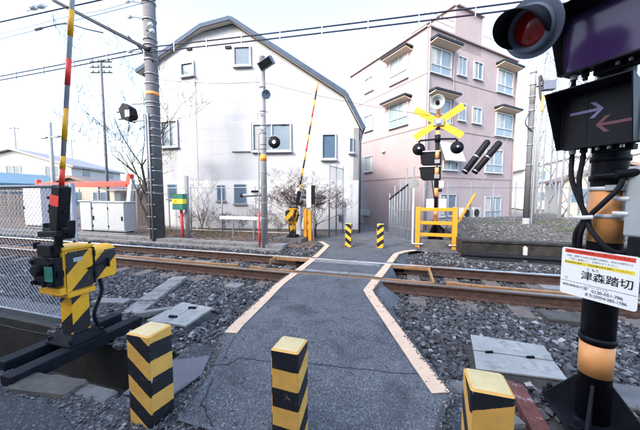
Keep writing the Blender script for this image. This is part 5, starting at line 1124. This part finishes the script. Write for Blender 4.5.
def hood(D_, n_, s0, s1, z):
    b = MB(); s0, s1 = min(s0, s1), max(s0, s1); o = .55
    b.prism([pp(D_, s0, z, n_, 0), pp(D_, s1, z, n_, 0), pp(D_, s1, z + .02, n_, o), pp(D_, s0, z + .02, n_, o)], (0, 0, .10)); hd = b.build('window_hood', 'awning_dark', pk)
    b = MB(); b.prism([pp(D_, s0 + .05, z - .13, n_, .0), pp(D_, s1 - .05, z - .13, n_, 0), pp(D_, s1 - .05, z - .03, n_, o - .06), pp(D_, s0 + .05, z - .03, n_, o - .06)], (0, 0, .045)); b.build('hood_soffit', 'awning_under', hd)
for s0, s1, z in ((.95, 2.95, 9.08), (.95, 2.95, 6.55)): hood(PL, NL, s0, s1, z)
for s0, s1, z in ((.05, 2.0, 8.95), (5.72, 7.85, 9.05), (.05, 2.0, 6.47), (5.75, 7.9, 6.5)): hood(PR, NR, s0, s1, z)
PWL = lambda *a, **k: window(pk, PC, PL, *a, NL, **k); PWR = lambda *a, **k: window(pk, PC, PR, *a, NR, **k)
PWL(1.30, 2.64, 7.72, 8.98, rail=True, pm='pane_frost'); PWL(1.25, 2.62, 5.24, 6.45, rail=True, pm='pane_frost'); PWL(4.25, 5.05, 8.02, 8.80, pm='pane_frost'); PWL(4.25, 5.05, 5.54, 6.44, pm='pane_frost'); PWL(4.2, 5.0, 2.9, 3.8, pm='pane_frost')
for (s0, s1, z0, z1, rl, mu) in ((.22, 1.70, 7.55, 8.72, True, 1), (2.30, 2.98, 7.83, 8.72, False, 1), (3.68, 4.40, 7.89, 8.74, False, 1), (5.92, 7.48, 7.55, 8.80, True, 1), (.22, 1.76, 5.18, 6.26, True, 1), (2.48, 3.04, 5.45, 6.28, False, 1), (3.70, 4.46, 5.45, 6.25, False, 1), (5.95, 7.66, 4.98, 6.26, True, 1), (5.10, 6.75, 2.73, 4.02, True, 1), (1.40, 2.50, 2.72, 3.10, False, 1), (1.24, 2.47, .20, 1.32, False, 1), (5.20, 6.78, -.04, 1.18, True, 2)):
    PWR(s0, s1, z0, z1, rail=rl, mull=mu, pm='pane' if s0 in (3.68, 1.24) else 'pane_frost')
b = MB(); b.prism([pp(PR, 1.05, 4.12, NR, .02), pp(PR, 2.68, 4.12, NR, .02), pp(PR, 2.70, 3.12, NR, .42), pp(PR, 1.03, 3.12, NR, .42)], Vector((0, 0, .03))); b.build('sun_blind', 'shutter_white', pk)
# stair penthouse, railing and pipes on the roof
P0 = 2.02; b = MB(); base = [pp(PR, 2.02, ZT), pp(PR, 4.30, ZT), pp(PR, 4.30, ZT) + Vector((*PL, 0)) * 3, pp(PR, 2.02, ZT) + Vector((*PL, 0)) * 3]; b.prism([p - Vector((0, 0, .5)) for p in base], (0, 0, 2.1)); ph_ = b.build('penthouse', 'wall_pink', pk)
b = MB(); b.bar(base[0] + Vector((0, 0, 1.63)), base[1] + Vector((0, 0, 1.63)), .3, .07); b.bar(base[0] + Vector((0, 0, 1.63)), base[3] + Vector((0, 0, 1.63)), .3, .07); b.build('coping', 'trim_pink', ph_)
rl = MB()
for s in lin(.15, 1.9, 5): rl.cyl(pp(PR, s, ZT), pp(PR, s, ZT + .75), .02, n=6)
for z in (.45, .75): rl.cyl(pp(PR, .15, ZT + z), pp(PR, 1.9, ZT + z), .018, n=6)
rl.build('roof_railing', 'galvanised', pk); rl = MB()
for s in lin(4.4, 6.2, 4): rl.cyl(pp(PR, s, ZT), pp(PR, s, ZT + .7), .02, n=6)
rl.cyl(pp(PR, 4.4, ZT + .7), pp(PR, 6.2, ZT + .7), .018, n=6); rl.build('roof_railing', 'galvanised', pk)
MB().tube([pp(PR, .08, ZT, NR, .05), pp(PR, .08, -1, NR, .05)], .05, 8).build('downpipe', 'trim_pink', pk, smooth=True); MB().tube([pp(PR, 1.95, 9.5, NR, .05), pp(PR, 1.95, 4.8, NR, .05)], .03, 6).build('downpipe', 'trim_pink', pk)
MB().tube([pp(PR, LR - .06, ZT, NR, .05), pp(PR, LR - .06, -1, NR, .05)], .05, 8).build('downpipe', 'trim_pink', pk, smooth=True)
an = MB()
for s in (3.3, 3.6, 3.9): an.cyl(pp(PL, s, ZT), pp(PL, s, ZT + .5 + .2 * (s == 3.6)), .02, n=5); an.bar(pp(PL, s - .15, ZT + .45), pp(PL, s + .15, ZT + .42), .03, .06)
an.build('roof_fixture', 'grey_steel', pk)
MB().lathe([(0, 0), (0, .09), (.14, .12), (.16, 0)], pp(PL, 3.1, 4.0, NL, 0), (*NL, -.3), 14).build('wall_lamp', 'white_paint', pk, smooth=True)
for s in lin(4.55, 5.15, 3): b = MB(); c = pp(PL, s, .0, NL, .0); b.prism([pp(PL, s - .11, -.05, NL, 0), pp(PL, s + .11, -.05, NL, 0), pp(PL, s + .11, .32, NL, 0), pp(PL, s - .11, .32, NL, 0)], Vector((*NL, 0)) * .16); b.build('gas_meter', 'box_grey', pk, bevel=.02); MB().cyl(pp(PL, s, -.5, NL, .08), pp(PL, s, -.05, NL, .08), .02, n=6).build('meter_pipe', 'galvanised', pk)
for k, s in enumerate((2.75, 3.6)):
    ac = thing('air_conditioner', 'grey outdoor air conditioner unit by the pink wall, %s one' % ('left', 'right')[k], 'air conditioner', tuple(pp(PR, s, .3, NR, .5)), 'outdoor units'); b = MB(); b.prism([pp(PR, s - .36, .0, NR, .3), pp(PR, s + .36, .0, NR, .3), pp(PR, s + .36, .62, NR, .3), pp(PR, s - .36, .62, NR, .3)], Vector((*NR, 0)) * .3); b.build('case', 'box_grey', ac, bevel=.02)
    MB().lathe([(0, 0), (0, .22), (.02, .22), (.02, .19), (.005, .18)], pp(PR, s - .08, .32, NR, .6), (*NR, 0), 20).build('fan_grille', 'dark_steel', ac)
    b = MB(); b.prism([pp(PR, s - .3, -.9, NR, .3), pp(PR, s + .3, -.9, NR, .3), pp(PR, s + .3, .0, NR, .3), pp(PR, s - .3, .0, NR, .3)], Vector((*NR, 0)) * .28); b.build('stand', 'old_concrete', ac)

# --- distant houses
def house(px, d, wd, dp_, hw_, hr, rz, wallm, roofm, label, zb=-.75, wins=3, flat=False, wz=None):
    x, y = gp(px, d, 0); h_ = thing('house', label, 'house', (x, y, zb), 'distant houses', rz=R(17 + rz)); M_ = ROOTM[h_.name]
    def mbl(): b = MB(); b.M = M_; return b
    mbl().box(-wd / 2, wd / 2, -dp_ / 2, dp_ / 2, 0, hw_).build('walls', wallm, h_)
    e = .45
    if not flat:
        b = mbl(); b.prism([(-wd / 2 - e, -dp_ / 2 - e, hw_ - .1), (wd / 2 + e, -dp_ / 2 - e, hw_ - .1), (wd / 2 + e, -dp_ / 2 - e, hw_ + .08), (0, -dp_ / 2 - e, hw_ + hr + .08), (-wd / 2 - e, -dp_ / 2 - e, hw_ + .08)] if False else [(-wd / 2 - e, -dp_ / 2 - e, hw_ - .12), (0, -dp_ / 2 - e, hw_ + hr - .12), (wd / 2 + e, -dp_ / 2 - e, hw_ - .12), (wd / 2 + e, -dp_ / 2 - e, hw_ + .08), (0, -dp_ / 2 - e, hw_ + hr + .1), (-wd / 2 - e, -dp_ / 2 - e, hw_ + .08)], (0, dp_ + 2 * e, 0)); b.build('roof', roofm, h_)
        b = mbl(); b.prism([(-wd / 2, -dp_ / 2, hw_), (wd / 2, -dp_ / 2, hw_), (0, -dp_ / 2, hw_ + hr - .2)], (0, dp_, 0)); b.build('gable', wallm, h_)
    else: b = mbl(); b.box(-wd / 2 - .2, wd / 2 + .2, -dp_ / 2 - .2, dp_ / 2 + .2, hw_, hw_ + .2); b.build('roof', roofm, h_)
    for zz in (wz or ([1.2, 3.9] if hw_ > 4.5 else [1.2])):
        for k in range(wins):
            cx = -wd / 2 + wd * (k + .5) / wins; w_ = mbl().box(cx - .6, cx + .6, -dp_ / 2 - .02, -dp_ / 2, zz, zz + 1.1).build('window', 'pane', h_); b = mbl()
            for a in ((-.66, -.6, -.06, 1.16), (.6, .66, -.06, 1.16), (-.6, .6, 1.1, 1.16), (-.6, .6, -.06, 0), (-.03, .03, 0, 1.1)): b.box(cx + a[0], cx + a[1], -dp_ / 2 - .06, -dp_ / 2, zz + a[2], zz + a[3])
            b.build('frame', 'frame_alu', w_)
        for k in range(2):
            cy = -dp_ / 4 + dp_ / 2 * k; mbl().box(wd / 2, wd / 2 + .02, cy - .6, cy + .6, zz, zz + 1.1).build('window', 'pane', h_)
    return h_
house(52, 33, 10.5, 9, 5.0, 1.7, 8, 'house_white', 'house_roof', 'white two storey house with grey gable roof beyond the red rail')
house(2, 24, 7, 6, 2.9, 1.0, -8, 'house_cream', 'house_roof_blue', 'low house with a bright blue roof at the left edge', wins=2)
house(98, 28, 7, 6, 2.5, 1.2, 4, 'house_cream', 'house_roof_brown', 'low brown roofed house behind the two door cabinet')
house(-40, 38, 11, 9, 6.0, 1.5, 4, 'house_white', 'house_roof', 'white house at the far left behind the blue roofed one')
house(557, 40, 11, 9, 5.3, 1.6, -20, 'house_white', 'house_roof', 'white two storey house far right between the lattice masts', zb=-.6)
house(604, 24, 7, 6, 3.0, 1.3, -28, 'house_cream', 'house_roof_brown', 'cream house with brown roof behind the near signal post', zb=-.5)
house(660, 34, 12, 9, 6, 1.6, -30, 'house_white', 'house_roof', 'white house behind the junction box at the right edge', zb=-.6)
house(533, 55, 8, 8, 5.6, 1.6, -15, 'house_cream', 'house_roof', 'cream house far behind the dark pole', zb=-.6)
house(620, 70, 30, 10, 7.5, 1, -20, 'house_white', 'house_roof', 'long pale block on the right horizon', flat=True, wins=9, wz=[1.2, 3.6, 6.0])
house(90, 75, 34, 10, 5.5, 1, 6, 'house_white', 'house_roof', 'long pale block on the left horizon behind the trees', flat=True, wins=9)

# --- unseen blocks added behind the viewer to put the crossing in open shade
def add_shade_block(x0, x1, y0, y1, h, wallm, label):
    t = thing('shade_block', label, 'building', ((x0 + x1) / 2, (y0 + y1) / 2, -.3), 'added shade blocks behind the viewer'); B(x0, x1, y0, y1, -.3, h).build('walls', wallm, t); B(x0 - .2, x1 + .2, y0 - .2, y1 + .2, h, h + .3).build('roof', 'house_roof', t)
    for zz in np.arange(1.1, h - 1.6, 2.8):
        for k in range(int((x1 - x0) // 3)):
            cx = x0 + 1.5 + k * 3; w_ = B(cx - .7, cx + .7, y1, y1 + .03, zz, zz + 1.2).build('window', 'pane', t); B(cx - .8, cx + .8, y1, y1 + .12, zz - .1, zz - .03).build('sill', 'frame_alu', w_)
add_shade_block(-34, -18.5, -20, -9.5, 11.2, 'house_white', 'white block added unseen behind the viewer to shade the crossing, left')
add_shade_block(-17.5, -3.5, -19, -9.0, 11.6, 'house_cream', 'cream block added unseen behind the viewer to shade the crossing, middle')
add_shade_block(-2.8, 14, -20, -9.5, 10.8, 'house_white', 'white block added unseen behind the viewer to shade the crossing, right')

# ================================================================ BARE TREES AND VINES
def bare_tree(name, x, y, z, h, label, seed, m='bark', lean=(0, 0), depth=5, r0=.06, spread=.55, stems=3, cat='tree', rmin=.0035):
    r = random.Random(seed); t = thing(name, label, cat, (x, y, z)); tr = MB(); cr = MB()
    def grow(p, d, ln, rad, lev):
        n = 4; pts = [p]; rs = [rad]; q = p.copy(); dd = d.copy()
        for k in range(n):
            dd = (dd + Vector((r.uniform(-.16, .16), r.uniform(-.16, .16), r.uniform(-.06, .12)))).normalized(); q = q + dd * ln / n; pts.append(q.copy()); rs.append(rad * (1 - .42 * (k + 1) / n))
        (tr if lev == 0 else cr).tube(pts, rs, 7 if lev == 0 else (5 if lev < 3 else 3), caps=False)
        if lev >= depth: return
        for k in range(r.choice((2, 3, 3)) if lev else r.choice((3, 4))):
            i = r.choice((2, 3, 4, 4)); a = r.uniform(0, 6.28); side = Vector((math.cos(a), math.sin(a) * .8, r.uniform(-.1, .5)))
            grow(pts[i], (dd * (1 - spread) + side * spread).normalized(), ln * r.uniform(.55, .82), max(rmin, rs[i] * r.uniform(.5, .72)), lev + 1)
    for k in range(stems):
        a = r.uniform(0, 6.28); grow(Vector((x + math.cos(a) * .06, y + math.sin(a) * .06, z - .1)), Vector((lean[0] + r.uniform(-.2, .2), lean[1] + r.uniform(-.15, .15), 1)).normalized(), h * .42 * r.uniform(.8, 1.1), r0, 0)
    tr.build('trunk', m, t, smooth=True); cr.build('crown', m, t, smooth=True, recalc=False); return t
bare_tree('bare_tree', -8.05, 7.25, 0, 5.2, 'bare leafless tree standing left of the utility pole', 11, 'bark', (-.34, 0), 5, .06, .45, 3, rmin=.0055)
bare_tree('bare_tree', -9.6, 9.6, 0, 4.4, 'thin bare tree behind the two door cabinet', 23, 'bark', (-.2, 0), 5, .05, .5, 2, rmin=.007)
bare_tree('bare_tree', -7.0, 8.35, 0, 2.2, 'slender bare sapling right of the utility pole against white siding', 31, 'bark_pale', (.15, 0), 4, .02, .5, 2)
bare_tree('vine_bush', -3.2, 8.25, 0, 2.1, 'tangle of bare brown vines, left clump on the fence behind the distant barrier', 41, 'vine', (.05, 0), 6, .018, .62, 4, 'bush')
bare_tree('vine_bush', -2.72, 8.30, 0, 2.1, 'tangle of bare brown vines, right clump near the alley fence', 42, 'vine', (-.05, 0), 6, .022, .62, 4, 'bush')
for k in range(6): bare_tree('dry_shrub', -7.9 + k * .78 + rnd.uniform(-.2, .2), 8.6, -.02, .85 + .3 * rnd.random(), ('dry leafless shrub stalks at the foot of the white wall, number %d from the left' % 1).replace('number 1 from the left', ('nearest the utility pole', 'second from the utility pole', 'third from the utility pole', 'above the trunking left end', 'above the trunking middle', 'above the trunking right end')[k]), 60 + k, 'vine', (0, 0), 4, .008, .6, 4, 'shrub')
for k in range(3):
    x, y = gp((-60, 15, 150)[k], (48, 60, 70)[k], 0); bare_tree('bare_tree', x, y, -.7, 8, ('far bare tree behind the left houses', 'far bare tree above the white gabled house', 'far bare tree behind the utility pole')[k], 80 + k, 'bark_pale', (0, 0), 4, .15, .5, 1)

# ================================================================ FAR LEFT MASTS
def mast(px, d, h, label, arms, r=.11, m='pole_light'):
    x, y = gp(px, d, 0); t = thing('power_pole', label, 'utility pole', (x, y, -.7), 'distant power poles'); CY((x, y, -.7), (x, y, h), r * 1.2, r, n=12).build('shaft', m, t, smooth=True); c, s = math.cos(R(17)), math.sin(R(17))
    for z, w_, n in arms:
        MB().bar((x - c * w_, y - s * w_, z), (x + c * w_, y + s * w_, z), .08, .08).build('crossarm', 'dark_steel', t)
        for k in range(n):
            u = -w_ + 2 * w_ * (k + .5) / n; MB().lathe([(0, .03), (.05, .08), (.10, .05), (.15, .08), (.2, 0)], (x + c * u, y + s * u, z + .04), (0, 0, 1), 8).build('insulator', 'grey_steel', t)
    return x, y
mast(108.5, 24, zpx(65, 24), 'tall thin grey power pole with three crossarms left of the utility pole', [(zpx(67, 24), .9, 4), (zpx(72, 24), .9, 4), (zpx(77, 24), .9, 4)], .10, 'pole_grey')
x, y = gp(55, 17, 0); t = thing('street_lamp', 'pale pole with a flat double lamp head behind the near barrier arm', 'street lamp', (x, y, -.5)); CY((x, y, -.7), (x, y, zpx(124, 17)), .11, .10, n=12).build('shaft', 'pole_light', t, smooth=True); B(x - .85, x - .25, y - .1, y + .1, zpx(139, 17), zpx(139, 17) + .09).build('lamp_head', 'grey_steel', t); B(x + .25, x + .8, y - .1, y + .1, zpx(139, 17), zpx(139, 17) + .09).build('lamp_head', 'grey_steel', t); MB().cyl((x - .3, y, zpx(138, 17)), (x + .3, y, zpx(138, 17)), .03, n=6).build('arm', 'grey_steel', t)
for px, d, yt, lab in ((20, 45, 128, 'distant power pole above the blue roof'), (75, 52, 140, 'distant power pole above the white gabled house')): mast(px, d, zpx(yt, d), lab, [(zpx(yt + 2, d), .9, 3)], .12)
mast(605, 60, 9, 'distant power pole behind the near signal post', [(8.6, .9, 3), (7.9, .9, 3)], .12)

# ================================================================ OVERHEAD WIRES
def wire(name, pts, r, m, label, sag=0., n=24, hang=0):
    out = []
    for a, b in zip(pts, pts[1:]):
        a, b = Vector(a), Vector(b)
        for k in range(n): t = k / n; p = a.lerp(b, t); p.z -= sag * 4 * t * (1 - t); out.append(p)
    out.append(Vector(pts[-1])); o = MB().tube(out, r, 6)
    if not hang: o = o.build(name, m, loc=pts[0], smooth=True); return tag(o, label, 'cable', 'overhead wires')
    t = thing(name, label, 'cable', tuple(pts[0]), 'overhead wires'); o.build('strand', m, t, smooth=True)
    for k in range(2, len(out) - 1, hang):
        p = out[k]
        if -16 < p.x < 6: MB().bar(p + Vector((0, 0, -.05)), p + Vector((0, 0, .06)), .02, .03, up=(0, 1, 0)).build('hanger', 'galvanised', t)
    return t
# twin bundled cables along the far side
for dz, lab in ((0, 'upper of the twin dark cables running along the track past the big pole'), (-.13, 'lower of the twin dark cables running along the track past the big pole')):
    wire('overhead_cable', [(-36, 6.5, 5.9 + dz), (ux, 6.5, 5.52 + dz), (14, 6.5, 4.6 + dz)], .017, 'wire_blue', lab, .12, 40, 2)
wire('overhead_cable', [(-10.7, 6.4, 7.41), (-7.05, 6.5, 5.42)], .055, 'cable_dark', 'thick dark stay running down to the utility pole from top left', 0)
wire('overhead_cable', [(-7.9, 6.55, 5.98), (-7.05, 6.6, 5.15)], .02, 'cable_dark', 'short thin stay just below the thick one at the utility pole', 0)
wire('overhead_wire', [(-40, 5, 6.9), (-10.5, 5, 5.94), (-6.57, 5, 5.78), (8, 5, 5.9)], .016, 'cable_dark', 'thick contact cable crossing the top left corner', 0)
wire('overhead_wire', [(-40, 4.94, 5.7), (-10.55, 4.94, 5.46), (-4.96, 4.94, 5.43), (10, 4.94, 5.35)], .006, 'cable_dark', 'thin contact wire over the track below the thicker cable', 0)
wire('overhead_wire', [(-40, 7.6, 8.3), (-11, 7.3, 7.6), (-7.25, 6.7, 7.1)], .007, 'wire_blue', 'thin blue wire at the very top left', .1)
wire('overhead_wire', [(-7.25, 6.7, 4.75), (-3.56, 6.62, 4.2), (fx, fy, 3.3)], .005, 'cable_dark', 'very thin wire from the utility pole to the lighting pole', .08)
for k, (yt, d) in enumerate(((150, 60), (146, 60), (158, 55))):
    a = gp(-150, d, 0); b = gp(130, d, 0); wire('overhead_wire', [(*a, zpx(yt - 3, d)), (*b, zpx(yt + 2, d))], .03, 'cable_dark', ('middle of the faint far wires above the left houses', 'highest of the faint far wires above the left houses', 'lowest of the faint far wires above the left houses')[k], .3)
# insulator pair and wire clamp in the top left
ins = thing('wire_insulator', 'pale glass insulator pair hanging on the cable at the top left corner', 'insulator', (-9.0, 5.0, 5.95)); 
for k in range(2): MB().lathe([(0, .02), (.02, .07), (.05, .075), (.07, .03), (.10, .07), (.13, .075), (.15, .0)], (-9.2 + k * .28, 5.0, 6.08 - k * .02), (1, 0, -.15), 12).build('disc', 'insulator', ins, smooth=True)
MB().cyl((-9.4, 5, 6.02), (-8.6, 5, 6.0), .012, n=6).build('rod', 'galvanised', ins)
hk = thing('wire_clamp', 'small dark wire clamp with a trailing tail in the left sky', 'clamp', (-8.75, 4.94, 5.4)); MB().tube(bez([(-9.0, 4.94, 5.47), (-8.6, 4.94, 5.46), (-7.9, 4.94, 5.42), (-7.2, 4.94, 5.18), (-6.7, 4.94, 5.02)]), .014, 6).build('tail', 'cable_dark', hk, smooth=True); MB().bar((-9.0, 4.94, 5.46), (-8.75, 4.94, 5.46), .03, .05).build('jaw', 'dark_steel', hk)
